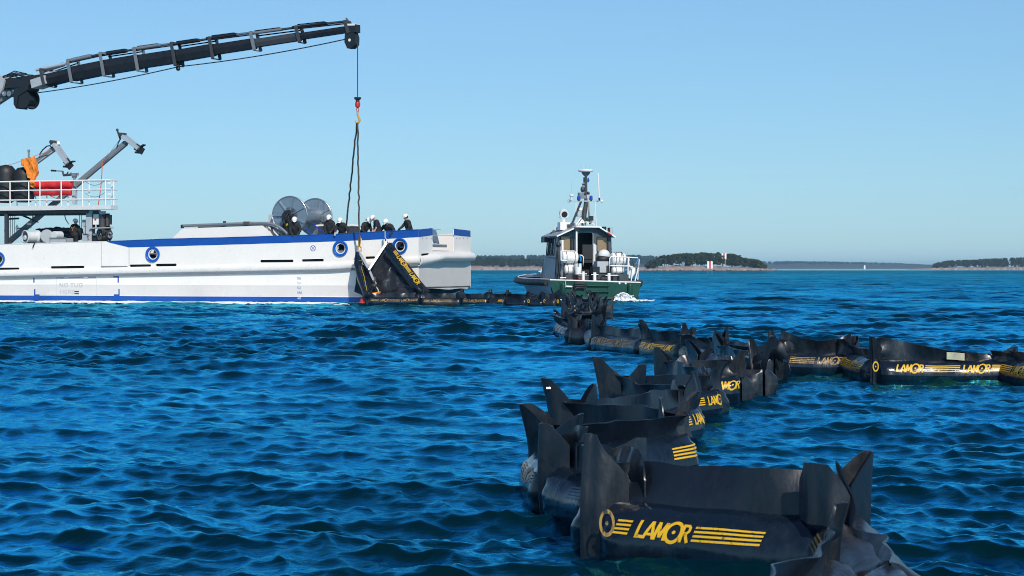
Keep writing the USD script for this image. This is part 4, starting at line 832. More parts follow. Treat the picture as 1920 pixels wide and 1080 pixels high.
    def place(man, off=(0, 0, 0)): 
        A = np.zeros((3, 4)); A[:, :3] = R; A[:, 3] = head + R @ np.array(off); return man.transform(A)
    face_ = place(headm) + place(m3.Manifold.batch_hull([m3.Manifold.sphere(.012, 8).translate([0, .092, .02]), m3.Manifold.sphere(.017, 8).translate([0, .108, -.018])])) + place(m3.Manifold.sphere(.045, 12).scale([1, .9, .6]), (0, .045, -.085))
    for s in (-1, 1): face_ = face_ + place(m3.Manifold.sphere(.03, 8).scale([.35, .7, 1.1]), (s * .078, -.005, -.005))
    bodym = soft(full + face_, .035, 3); b = t.part('body', bodym, 'skin', 60)
    eye = MB()
    for s in (-1, 1): eye.sph(head + R @ np.array([s * .03, .09, .012]), .012, k=1)
    b.each('eye', eye, 'dark_interior', 60); b.part('mouth', MB().bar(head + R @ np.array([-.022, .095, -.055]), head + R @ np.array([.022, .095, -.055]), .008), 'red_fabric')
    g = .034
    cl = 'navy_cloth' if bare else 'dark_cloth'
    jk = [(p, r + g, q, s + g) for p, r, q, s in body]
    for pr in arms:
        jk.append(tuple((pr[0][0], pr[0][1] + .03, pr[0][0] + (pr[0][2] - pr[0][0]) * (.7 if bare else 1.0), pr[0][3] + .026)))
        if not bare: jk.append((pr[1][0], pr[1][1] + .024, pr[1][0] + (pr[1][2] - pr[1][0]) * (.55 if pale else .93), pr[1][3] + .024))
    jm = soft(hulls(jk), .04, 4); v = np.array(jm.vertices); jm.vertices = v + (meshkit.fbm(v * 9, 2, 3)[:, None] - .5) * .02
    t.part('shirt' if bare else 'jacket', jm, cl, 60)
    t.part('trousers', soft(hulls([(p, r + .016, q, s + .02) for p, r, q, s in legs] + [(hip - lft * .07, .137, hip + lft * .07, .137)]), .05, 3), 'dark_cloth', 60)
    for ft, f in feet: t.part('boot', hulls([(ft - upv * .0, .055, ft + f * .16 - upv * .015, .042)]), 'black_rubber', 60)
    for i, hh in enumerate(hand):
        if not (bare and i == 1): t.part('glove', hulls([(p, r + .006, q, s + .006) for p, r, q, s in hh]), 'pale_glove' if pale and i else 'glove', 60)
    if vest:
        vm = hulls([(hip + spine * .2 * k + chest_f * .09 + lft * s * .07, .07, sh + chest_f * .09 + lft * s * .085 - spine * .03, .055) for s in (-1, 1)] + [(sh - chest_f * .09 + lft * s * .06, .045, hip + spine * .26 * k - chest_f * .12, .04) for s in (-1, 1)] + [(sh + lft * s * .08 + chest_f * .07, .05, sh + lft * s * .07 - chest_f * .09, .045) for s in (-1, 1)])
        vs = t.part('life_vest', vm, 'vest_cloth', 50)
        vs.part('patch', MB().sph(sh + lft * .2 + spine * -.09 - chest_f * .02, .05, (.8, .8, 1.0), 1), 'rusty_steel')
        if back:
            for s in (-1, 1): vs.part('reflex_strip', MB().bar(sh - chest_f * .155 + lft * s * .13 - spine * .02, sh - chest_f * .175 + lft * s * .02 - spine * .11, .02, .035, chest_f), 'yellow_steel')
            vs.part('buckle', MB().sph(sh - chest_f * .18 - spine * .2, .035, k=1), 'orange_strap')
    he = place(m3.Manifold.sphere(1.0, 32).scale([.14, .162, .14]) - m3.Manifold.cube([1, 1, 1], True).translate([0, 0, -.53]), (0, -.004, .05)) + place(m3.Manifold.batch_hull([m3.Manifold.sphere(.012, 8).translate([-.07, .12, .03]), m3.Manifold.sphere(.012, 8).translate([.07, .12, .03]), m3.Manifold.sphere(.012, 8).translate([-.04, .185, .018]), m3.Manifold.sphere(.012, 8).translate([.04, .185, .018])]))
    h = t.part('helmet', he, 'helmet_white', 50)
    for s in (-1, 1):
        if muff: h.part('ear_muff', place(m3.Manifold.sphere(.05, 14).scale([.6, .9, 1.2]), (s * .125, -.05, .03)), 'black_rubber', 60)
        h.part('chin_strap', MB().tube([head + R @ np.array(p) for p in ((s * .105, .02, .05), (s * .09, .03, -.05), (s * .03, .05, -.125))], .007, 5), 'black_rubber', 60)
    h.part('lamp_clip', MB().box(head + R @ np.array([.1, .09, .09]), (.03, .03, .03)), 'black_rubber')
    return t
person('crew member in black standing upright at the rail just right of the reel', 618.5, .5, 8, lean=14, nod=22, lhand=(-.02, .3, -.42), rhand=(-.05, .22, -.45), top_py=404.8)
person('crew member in black bending over the rail with bare forearms, left of the hanging slings', 641, .42, 5, lean=30, nod=34, lhand=(.12, .22, -.40), rhand=(.02, .34, -.42), pale=True, top_py=409.5)
person('crew member in black jacket stooping sideways behind the sling facing the bare armed man', 684, .75, 62, lean=30, nod=42, lhand=(-.05, .25, -.42), rhand=(.0, .18, -.45), top_py=408.5, muff=True)
person('tallest crewman in navy short sleeved shirt with bare arms bowing his head', 708, .6, -58, lean=14, nod=52, turn=-8, lhand=(.02, .16, -.52), rhand=(-.04, .2, -.5), bare=True, vest=False, top_py=402.5, height=1.86)
person('crew member in black leaning low over the rail at the second sling point', 729, .40, 2, lean=40, nod=38, turn=-20, lhand=(.10, .30, -.36), rhand=(.22, .05, -.45), top_py=411.5)
person('crew member in black with ear muffs standing rearmost at the stern quarter, arm stretched forward', 766, .55, -48, lean=16, nod=12, lhand=(.05, .15, -.45), rhand=(-.05, .42, -.38), top_py=403.5, muff=True)
person('crew member in black seated on the bulwark before the big steel reel', 553.5, .30, 12, lean=24, nod=28, turn=10, lhand=(.04, .2, -.46), rhand=(-.08, .18, -.48), top_py=408.5)
person('crewman seen from behind in black with yellow back stripes at the fore deck winch', 140, 1.6, 172, lean=3, nod=8, lhand=(.06, .12, -.5), rhand=(.06, .12, -.5), top_py=412.5, back=True)
# ------------------------------------------------------------------ floating oil booms
def smooth01(t): t = np.clip(t, 0, 1); return t * t * (3 - 2 * t)
def letter_shapes():
    """The print on the boom: slanted capitals, the O a larger ring with a dot."""
    def st(*pts, w=.17): return LineString(pts).buffer(w / 2, cap_style=2, join_style=2)
    Ls = st((.085, 1), (.085, .085), (.52, .085))
    A = st((.02, 0), (.30, 1.0)).union(st((.30, 1.0), (.58, 0))).union(st((.14, .26), (.46, .26), w=.14)).intersection(shapely.box(-.2, 0, 1, 1))
    Mm = st((.08, 0), (.14, 1)).union(st((.14, 1), (.36, .15))).union(st((.36, .15), (.58, 1))).union(st((.58, 1), (.64, 0))).intersection(shapely.box(-.2, 0, 1, 1))
    O = affinity.scale(Point(0, 0).buffer(.5, 20), 1.05, 1.28).difference(affinity.scale(Point(0, 0).buffer(.5, 20), .70, .90)).union(Point(0, 0).buffer(.10, 8))
    R = st((.085, 0), (.085, 1)).union(st((.085, .92), (.34, .92), (.45, .80), (.45, .62), (.34, .50), (.085, .50), w=.15)).union(st((.26, .5), (.52, 0)))
    x, out = 0, []
    for g, adv, dx in ((Ls, .50, 0), (A, .56, 0), (Mm, .66, 0), (O, .86, .44), (R, .55, 0)):
        out.append(affinity.translate(g, x + dx, .5 if g is O else 0)); x += adv
    w = shapely.union_all([affinity.skew(g, xs=14, origin=(0, 0)) for g in out]); return w, x
WORD, WORD_W = letter_shapes()
def flat_mesh(geom, edge):
    VV, FF, n = [], [], 0
    for g in getattr(geom, 'geoms', [geom]):
        v, f = trimesh.creation.triangulate_polygon(g, engine='earcut')
        v3, f3 = trimesh.remesh.subdivide_to_size(np.c_[v, 0 * v[:, :1]], f, edge, max_iter=12); VV.append(v3[:, :2]); FF.append(f3 + n); n += len(v3)
    return np.vstack(VV), np.vstack(FF)
WV, WF = flat_mesh(WORD, .16)
OV, OF = flat_mesh(affinity.scale(Point(0, 0).buffer(.5, 20), 1.05, 1.28).difference(affinity.scale(Point(0, 0).buffer(.5, 20), .70, .90)).union(Point(0, 0).buffer(.10, 8)), .16)

PH0 = math.radians(28)
class Chamber:
    """One air chamber between two joints: a tube that pinches flat at both ends."""
    def __init__(s, p, q, r, zc, seed, sag=.0):
        s.p, s.q, s.r, s.zc, s.seed = np.asarray(p, float), np.asarray(q, float), r, zc, seed
        d = s.q - s.p; s.L = np.linalg.norm(d); s.d = d / s.L; s.n = np.array([s.d[1], -s.d[0]])      # n: to the right of the run
        rg = np.random.default_rng(seed); s.a = rg.normal(0, 1, 8)
    def at(s, x, phi, grow=0.0):
        """point of the skin at length x, angle phi round the tube (0 = side n, 90 = top)"""
        x = np.asarray(x, float); phi = np.asarray(phi, float)
        e = np.minimum(x, s.L - x); g = np.sqrt(np.clip(1 - (1 - np.clip(e / (.17), 0, 1)) ** 2.2, 0, 1)); g = .10 + .90 * g
        wob = 1 + .035 * np.sin(x * 5.3 + s.a[0]) * np.cos(phi * 2 + s.a[1]) + .02 * np.sin(x * 11 + s.a[2])
        pin = (1 - smooth01(e / .30)); wrk = 1 + pin * .05 * np.sin(phi * 11 + s.a[3] * 3)
        a = s.r * g * wob * wrk + grow; b = s.r * (1 + .10 * (1 - g)) * wob * wrk + grow
        lat = a * np.cos(phi) + .03 * s.a[4] * np.sin(x / s.L * math.pi); z = s.zc + b * np.sin(phi) - .02 * np.sin(x / s.L * math.pi)
        xy = s.p + x[..., None] * s.d + lat[..., None] * s.n
        return np.concatenate([xy, z[..., None]], -1)
    def tube(s, nx, na):
        t = np.linspace(0, 1, nx); x = s.L * (t - .12 * np.sin(2 * math.pi * t) / (2 * math.pi) * 2.2); ph = np.linspace(0, 2 * math.pi, na + 1)
        X, P = np.meshgrid(x, ph, indexing='ij'); return MB().grid(s.at(X, P)[:, ::-1])
    def fin(s, nx, h0, e0, e1, lean, w0=.20, w1=.20):
        """the freeboard sheet that stands on the tube; e0, e1: how high it climbs at its two ends"""
        x = np.linspace(.02, s.L - .02, nx); k = np.linspace(0, 1, 7)
        top = s.zc + s.r + h0 + (e0 - h0) * np.exp(-(x / w0) ** 1.5) + (e1 - h0) * np.exp(-((s.L - x) / w1) ** 1.5) + .012 * np.sin(x * 4 + s.a[5]) + .004 * np.sin(x * 17 + s.a[6])
        base = s.at(x, np.full(nx, math.pi / 2))[:, 2] - .03
        X, K = np.meshgrid(x, k, indexing='ij')
        e = np.minimum(X, s.L - X)
        lat = K ** 1.3 * (lean * .10 + .045 * np.sin(X * 4.2 + s.a[7]) + .03 * np.sin(X * 9.5 + s.a[2])) * smooth01(e / .15) + (1 - smooth01(e / .3)) * .05 * np.sin(K * 5 + s.a[1]) + .03 * s.a[4] * np.sin(X / s.L * math.pi)
        z = base[:, None] + (top - base)[:, None] * K
        xy = s.p + X[..., None] * s.d + lat[..., None] * s.n
        return MB().grid(np.concatenate([xy, z[..., None]], -1), .012)
    def wrap(s, uv, side, phi0, grow=.0045):
        """lays flat print (u along the tube, v up) on the skin"""
        x = uv[:, 0] if side > 0 else s.L - uv[:, 0]
        phi = phi0 + uv[:, 1] / s.r; phi = phi if side > 0 else math.pi - phi
        return s.at(x, phi, grow)
    def strips(s, u0, u1, hgt):
        out = []
        for k in range(4):
            y0 = -hgt / 2 + k * hgt * .285; y1 = y0 + hgt * .145; n = max(2, int((u1 - u0) / .05) + 1)
            u = np.linspace(u0, u1, n); sl = .25
            out.append((np.vstack([np.c_[u + sl * y0, 0 * u + y0], np.c_[u + sl * y1, 0 * u + y1]]), np.array([(i, i + 1, n + i + 1, n + i) for i in range(n - 1)])))
        return out
def boom_line(label, joints, tones, seed, phases, worn, r=.235, zc=.135, h0=.18, ear=.25, res=1.0, close_ears=True, skip_print=(), end_word=(), end_strip=(), ear_only=(), plain=(), shape=None, h_scale=None, ear_scale=None, marks=(), hgt=.135, group='floating black oil booms'):
    J = [np.asarray(j, float) for j in joints]; rg = np.random.default_rng(seed)
    t = thing('oil_boom', label, 'oil boom', base=(J[len(J) // 2][0], J[len(J) // 2][1], 0), group=group)
    ch = []
    for i in range(len(J) - 1): ch.append(Chamber(J[i], J[i + 1], r * rg.uniform(.94, 1.06), zc + rg.normal(0, .012), seed * 100 + i))
    hs = [ear * rg.uniform(.75, 1.3) * (1 if ear_scale is None else ear_scale.get(i, 1)) for i in range(len(J))]
    for i, c in enumerate(ch):
        near = np.linalg.norm(c.p) < 30
        nx, na = (64, 36) if near else ((40, 24) if np.linalg.norm(c.p) < 60 else (22, 16)); nx = max(10, int(nx * res * min(1, c.L / 1.3)))
        tone = tones[i % len(tones)]
        fc = t.part('float_chamber', c.tube(nx, na), ['boom_fabric', 'boom_fabric_dusty', 'boom_fabric'][tone], 60)
        fc.part('freeboard_fin', c.fin(max(14, nx), (h0 if not (shape and i in shape and shape[i][0] == 0) else .02) * rg.uniform(.8, 1.2) * (1 if h_scale is None else h_scale.get(i, 1)), *((hs[i] * .72, hs[i + 1] * .72, rg.normal(0, 1)) if not (shape and i in shape) else (shape[i][0], shape[i][2], .4, shape[i][1], shape[i][3]))), 'boom_fin', 60)
        # print on the side that faces the open water towards the viewer
        mid = (c.p + c.q) / 2; side = 1 if c.n @ (-mid) > 0 else -1
        if c.L < .45 or i in skip_print: continue
        per = .98 * hgt / .128; w = hgt * WORD_W; mat = ['print_yellow', 'print_worn', 'print_faint'][worn[i % len(worn)]]
        if i in end_strip:
            for uv, f in c.strips(c.L - .42, c.L - .08, hgt * .95): fc.part('stripe', (c.wrap(uv, side, PH0), f), mat, True)
            continue
        if i in end_word:
            fc.part('lettering', (c.wrap(np.c_[c.L - w - .03 + WV[:, 0] * hgt, (WV[:, 1] - .5) * hgt], side, PH0), WF), mat, True)
            for uv, f in c.strips(max(.1, c.L - w - .6), c.L - w - .08, hgt * .82): fc.part('stripe', (c.wrap(uv, side, PH0), f), mat, True)
            continue
        u = -per + phases[i % len(phases)]; lo, hi = .17, c.L - .12
        while u < c.L:
            if u > lo and u + w < hi:
                fc.part('lettering', (c.wrap(np.c_[u + WV[:, 0] * hgt, (WV[:, 1] - .5) * hgt], side, PH0), WF if side > 0 else WF), mat, True)
            a, b = max(lo, u + w + .035), min(hi, u + per - .035)
            if b - a > .1:
                for uv, f in c.strips(a, b, hgt * .82): fc.part('stripe', (c.wrap(uv, side, PH0), f), mat, True)
            u += per
    # folded upright pleats at the joints: the cloth between two chambers, pinched into a loop on the outer side of the turn
    for i2 in range(2 * len(J)):
        i = i2 // 2; second = i2 % 2
        dirs = []
        if i > 0: dirs.append((ch[i - 1].p - J[i]) / ch[i - 1].L)
        if i < len(ch): dirs.append((ch[i].q - J[i]) / ch[i].L)
        if len(dirs) == 1: dirs.append(-dirs[0])
        bis = -(dirs[0] + dirs[1]); n = np.linalg.norm(bis)
        if n < .25: bis = np.array([dirs[0][1], -dirs[0][0]]) * rg.choice([-1, 1]); n = 1
        bis = bis / n
        if i in plain and (second or i > 0): continue
        if second:
            if len(ch) > 20 and i % 2: continue
            k_ = rg.uniform(-.7, .7); bis = np.array([bis[0] * math.cos(k_) - bis[1] * math.sin(k_), bis[0] * math.sin(k_) + bis[1] * math.cos(k_)]) * -1
        reach = (.11 if i not in ear_only else .03) + .10 * min(1, np.linalg.norm(dirs[0] + dirs[1])) + rg.uniform(0, .05)
        w_ = .27 if second else .15
        A, Bq, Q = J[i] + dirs[0] * w_, J[i] + dirs[1] * w_, J[i] + bis * reach * 1.7
        m = 22; s = np.linspace(0, 1, m)
        path = ((1 - s) ** 2)[:, None] * A + (2 * s * (1 - s))[:, None] * Q + (s ** 2)[:, None] * Bq
        pk = rg.uniform(.38, .62); tent = np.where(s < pk, s / pk, (1 - s) / (1 - pk))
        ztop = zc + r + h0 * .75 + (hs[i] * (rg.uniform(.55, .85) if second else 1.0) - h0 * .2) * np.clip(tent * 1.75, 0, 1) ** .8; zbot = (-.16 + .14 * (1 - tent)) if i not in ear_only and not second else np.full(m, zc + r * .86)
        k = np.linspace(0, 1, 10); S, K = np.meshgrid(s, k, indexing='ij')
        Z = zbot[:, None] + (ztop - zbot)[:, None] * K
        T = np.clip(tent * 1.35, 0, 1)[:, None]
        lean = rg.uniform(-.06, .16) * T * np.clip((Z - .35) / .5, 0, 1) ** 1.3 + .018 * np.sin(S * 17 + i) * (1 - np.abs(2 * S - 1)) + rg.normal(0, .05) * np.sin(K * 3.0) * T
        XY = path[:, None, :] + lean[..., None] * bis + (.05 * rg.normal() * np.clip((Z - .4) / .4, 0, 1) * T)[..., None] * np.array([-bis[1], bis[0]])
        pl = t.part('pleat', MB().grid(np.concatenate([XY, Z[..., None]], -1), .012), 'boom_fin' if i % 3 else 'boom_fabric_dusty', 50)
        if i in marks and not second:
            # the printed ring on the pleat's face
            nrm = -np.array(J[i]) / np.linalg.norm(J[i])
            tang = np.array([-nrm[1], nrm[0]]); o = J[i] + nrm * (reach + .10)
            pts = [np.append(o + tang * a * .09, .26 + b * .13) for a, b in OV]; pl.part('lettering', (np.array(pts), OF), 'print_worn' if marks[i] else 'print_yellow', True)
        if rg.random() < .35 and not second:
            top = np.argmax(tent); q = np.append(path[top] + lean[top, -2] * bis, ztop[top] - .09)
            pl.part('eyelet', MB().cyl(q - np.append(bis, 0) * .02, q + np.append(bis, 0) * .02, .016, n=8), 'bare_steel')
    return t, ch, J
GP = lambda *p: [G(*q) for q in p]
main = GP((1556, 1192), (1285, 1500), (1500, 1900), (1668, 1204), (1584, 1084), (1138, 1046), (1156, 988), (1052, 960), (1030, 926), (1282, 892), (1058, 866), (1294, 822), (1155, 797), (1338, 782), (1252, 754), (1388, 754), (1305, 728), (1432, 738), (1350, 705), (1452, 712))
boom_line('big black oil boom folded in tight zigzags from the bottom edge to mid water', main, [1, 1, 1, 1, 0, 0, 0, 0, 0, 0, 0, 0, 0, 1, 0], 7, [.42, .1, .30, .5, .31, .2, .12, .5, .3, .62, .7, .55], [0, 0, 0, 1, 0, 2, 2, 1, 0, 0, 0, 0, 0, 0, 0], skip_print=(0, 1, 2, 5), hgt=.112, end_strip=(8,), end_word=(10, 12, 14), ear_only=(9, 11, 13, 15, 17, 19), h_scale={4: 1.35, 2: .2}, shape={3: (.0, .2, .30, .33)}, plain=(0, 1, 2, 3), ear_scale={0: .9, 1: .1, 2: .1, 3: .1, 4: .85, 5: 1.1, 6: .5, 7: .95, 8: .95, 10: 1.0, 12: 1.15, 14: 1.1, 16: 1.2, 17: 1.2}, marks={5: 1})
back = GP((1462, 708), (1352, 691), (1292, 676), (1214, 667), (1122, 657), (1112, 643), (1076, 641), (1054, 629), (1072, 618))
boom_line('middle run of black oil boom chambers stepping back towards the heaped bundle', back, [0, 0, 1, 0, 1, 1, 0], 8, [.3, .55, .5, .35, .7], [1, 1, 0, 1, 2, 2, 2], ear_scale={0: 1.2, 1: 1.0})
branch = GP((1462, 700), (1598, 701), (1642, 716), (1893, 717), (2040, 742))
boom_line('black oil boom branch with bright yellow print lying off to the right photo edge', branch, [0, 0, 0, 0], 9, [.62, .2, .28, .66], [1, 0, 0, 0], ear_scale={0: .9, 1: .9, 2: 1.2, 3: .7}, h0=.09, shape={0: (.36, .45, .30, .34), 2: (.34, .85, .03, .3), 3: (.16, .3, .2, .3)}, marks={2: 0})
rb = np.random.default_rng(21); heap = [G(1072, 618)]
for k in range(17):
    py = 618 - 2.35 * k; heap.append(G((1082 if k % 2 else 1126) + rb.normal(0, 8) - .4 * k, py + rb.normal(0, 1.0)))
boom_line('heaped bundle of tightly folded black boom right behind the patrol boat', heap, [0, 1, 0], 10, [.4], [2], h0=.08, ear=.40, r=.20, res=.8, skip_print=tuple(range(40)))
tail = GP((1068, 574.5), (1046, 575.3), (1021, 575), (991, 574.8), (950, 574.3), (918, 574), (866, 573.6), (789, 573.5), (690, 573.3))
boom_line('low line of boom chambers on the water from the stern to the heaped bundle', tail, [0, 1, 0, 0, 1], 12, [.5, .6, .62, .9, .1, .45], [1, 1, 1, 1, 0, 1, 1, 1], ear=.24, h0=.17, r=.26, zc=.15, skip_print=(0, 1, 2, 3), marks={1: 0, 2: 0, 3: 0})
def placard():
    a, b = 1771, 1804; D = F * CH / (716.5 - HY); p, q = W(a, 661.5, D), W(b, 675, D)
    t = thing('placard', 'small faded paper placard stuck on the fin of the right hand boom', 'placard', base=(p[0], D, q[2]))
    m = MB(); V = np.array([[[p[0] + (q[0] - p[0]) * u, D - .16 + .02 * math.sin(u * 6), q[2] + (p[2] - q[2]) * v + .02 * (1 - u)] for v in np.linspace(0, 1, 4)] for u in np.linspace(0, 1, 8)]); m.grid(V, .008); t.part('sheet', m, 'weathered_card')
placard()
# ---- the boom end being lifted over the side
def build_lifted():
    Yp = 93.0
    hang = lambda px, py: 93.9 + (785 - px) / 36.7 * .325 - np.interp(py, [455, 560], [.42, 1.75])      # it hangs close to the rail and stands off below
    P = lambda px, py, dy=0.0: W(px, py, hang(px, py) + dy)
    t = thing('lifted_boom_end', 'black boom end lifted into a triangle against the hull by the sling', 'oil boom', base=(W(735, 570, Yp)[0], Yp, 0), group=None)
    bars = [((672.5, 470.5), (691.5, 504)), ((691.5, 504), (701, 526)), ((726.5, 453), (691, 507))]
    for k, (a, b) in enumerate(bars):
        t.part('end_connector', MB().bar(P(*a, .0), P(*b, -.25), .10, .24 if k != 1 else .12, (0, 1, 0)), 'aluminium')
    for a in ((671, 471), (727, 453.5)): t.part('bolt', MB().cyl(P(*a, -.2), P(*a, -.12), .03, n=8), 'mid_grey')
    def sheet(name, pts, dy, mat, bulge=.12, thick=.02, edge=.16, parent=t, seed=3):
        pts2 = np.array([W(*p, Yp)[[0, 2]] for p in pts]); pg = Polygon(pts2); v, f = trimesh.creation.triangulate_polygon(pg, engine='earcut')
        v3, f3 = trimesh.remesh.subdivide_to_size(np.c_[v, 0 * v[:, :1]], f, edge, max_iter=12)
        d = np.array([pg.exterior.distance(Point(a, b)) for a, b, _ in v3]); dd = np.minimum(d / .5, 1) * bulge + (meshkit.fbm(np.c_[v3[:, :2] * 2.4, 0 * d], 4, seed) - .5) * bulge * 1.6
        w = np.array([P(CX + a / Yp * F, HY + (CH - b) / Yp * F, dy - e) for a, b, e in zip(v3[:, 0], v3[:, 1], dd)]); nb = len(w); back = w + [0, thick, 0]
        return parent.part(name, (np.vstack([w, back]), np.vstack([f3, f3[:, ::-1] + nb])), mat, 60)
    sheet('skirt', [(726, 456), (735, 455), (748, 480), (778, 522), (792, 556), (700, 556), (694, 520), (691, 508)], .30, 'boom_skirt', .25)
    sheet('skirt', [(728, 453), (740, 462), (752, 480), (768, 498), (790, 528), (806, 546), (799, 552), (776, 527), (748, 490)], .02, 'boom_fin', .05)
    sheet('skirt', [(672, 468), (692, 506), (702, 530), (691, 548), (690, 540), (676, 498), (668, 480)], .12, 'boom_skirt', .10)
    sheet('skirt', [(668, 480), (676, 500), (690, 545), (688, 562), (676, 552), (664, 547), (667, 530)], .45, 'boom_fin', .10)
    sheet('skirt', [(690, 535), (712, 530), (745, 550), (752, 560), (690, 560)], .5, 'reddish_shade', .05)  # reddish dark sheet painted in for the shade behind the lifted cloth
    def tubep(pts, r, name, dy=-.18):
        return t.part(name, MB().tube([P(px, py, dy) for px, py in pts], r, 16), 'boom_fabric', 60)
    c1 = [(724, 466), (730, 474), (745, 492), (762, 514), (778, 535), (788, 546)]
    ft = tubep(c1, [.10, .2, .25, .25, .22, .10], 'float_chamber')
    c2 = [(670, 474), (671, 495), (678, 520), (686, 543), (689, 560)]
    f2 = tubep(c2, [.1, .2, .24, .22, .14], 'float_chamber')
    # print on the two hanging chambers
    def on(a, b, u, v, off=-.47): 
        A, Bq = P(*a, off), P(*b, off); d = (Bq - A); L = np.linalg.norm(d); d /= L; n = np.array([d[2], 0, -d[0]]); n = n if n[2] > 0 else -n
        return A + d * u + n * v, L
    a, b = (737, 470), (790, 541)
    hg = .24
    def place(word_at): return np.array([on(a, b, word_at + x * hg, (y - .5) * hg + .05)[0] for x, y in WV])
    ft.part('lettering', (place(.40), WF), 'print_yellow', True); ft.part('lettering', (place(1.62), WF), 'print_yellow', True)
    for u0, u1 in ((.05, .36), (1.18, 1.58)):
        for k in range(3):
            q = [on(a, b, u, (k - 1) * .065 + .05 + w)[0] for u, w in ((u0, -.02), (u1, -.02), (u1, .02), (u0, .02))]; ft.part('stripe', (np.array(q), np.array([(0, 1, 2), (0, 2, 3)])), 'print_yellow', False)
    for k, (p0, p1, w) in enumerate((((673.5, 489), (681, 486.5), .09), ((677, 500), (683, 519), .05), ((683, 519), (688, 545), .07))): f2.part('stripe', MB().bar(P(*p0, -.44), P(*p1, -.44), .015, w, (0, 1, 0)), 'print_yellow')
    t.part('lashing_knot', MB().sph(P(701, 536, -.2), .14, (1.2, .6, .9)).bar(P(701, 536, -.2), P(694, 548, -.2), .05).bar(P(703, 534, -.2), P(704, 520, -.2), .05), 'black_rubber')
    ln = MB()
    for p in (((676, 472), (680, 495), (693, 504)), ((727, 452), (722, 445), (722, 433)), ((677, 447), (684, 470), (688, 502)), ((703, 520), (706, 538), (712, 551))): ln.tube([P(*q, -.15) for q in p], .018, 6)
    t.each('line', ln, 'off_white', 60)
    t.part('webbing', MB().bar(P(722, 436, 0), P(723, 452, 0), .06, .03), 'wire_rope')
    fl = thing('orange_marker', 'small bright orange marker lying inside the lifted boom triangle', 'marker', base=P(707, 552, -.1))
    fl.part('body', MB().bar(P(698, 553, -.62), P(713, 550, -.62), .2, .19), 'orange_fabric'); fl.part('stalk', MB().bar(P(711, 551, -.62), P(708, 541, -.62), .03), 'off_white')
    rd = thing('red_buoy', 'red buoy half hidden at the waterline under the lifted boom', 'buoy', base=P(682, 567, 0))
    rd.part('body', MB().sph(P(682.5, 565, .1), .16, (1.3, 1, 1)), 'red_paint'); rd.part('collar', MB().cyl(P(682.5, 561.5, .1), P(682, 559, .1), .07, .05), 'black_rubber')
paint('reddish_shade', (.055, .022, .024), .5, var=.2)
build_lifted()
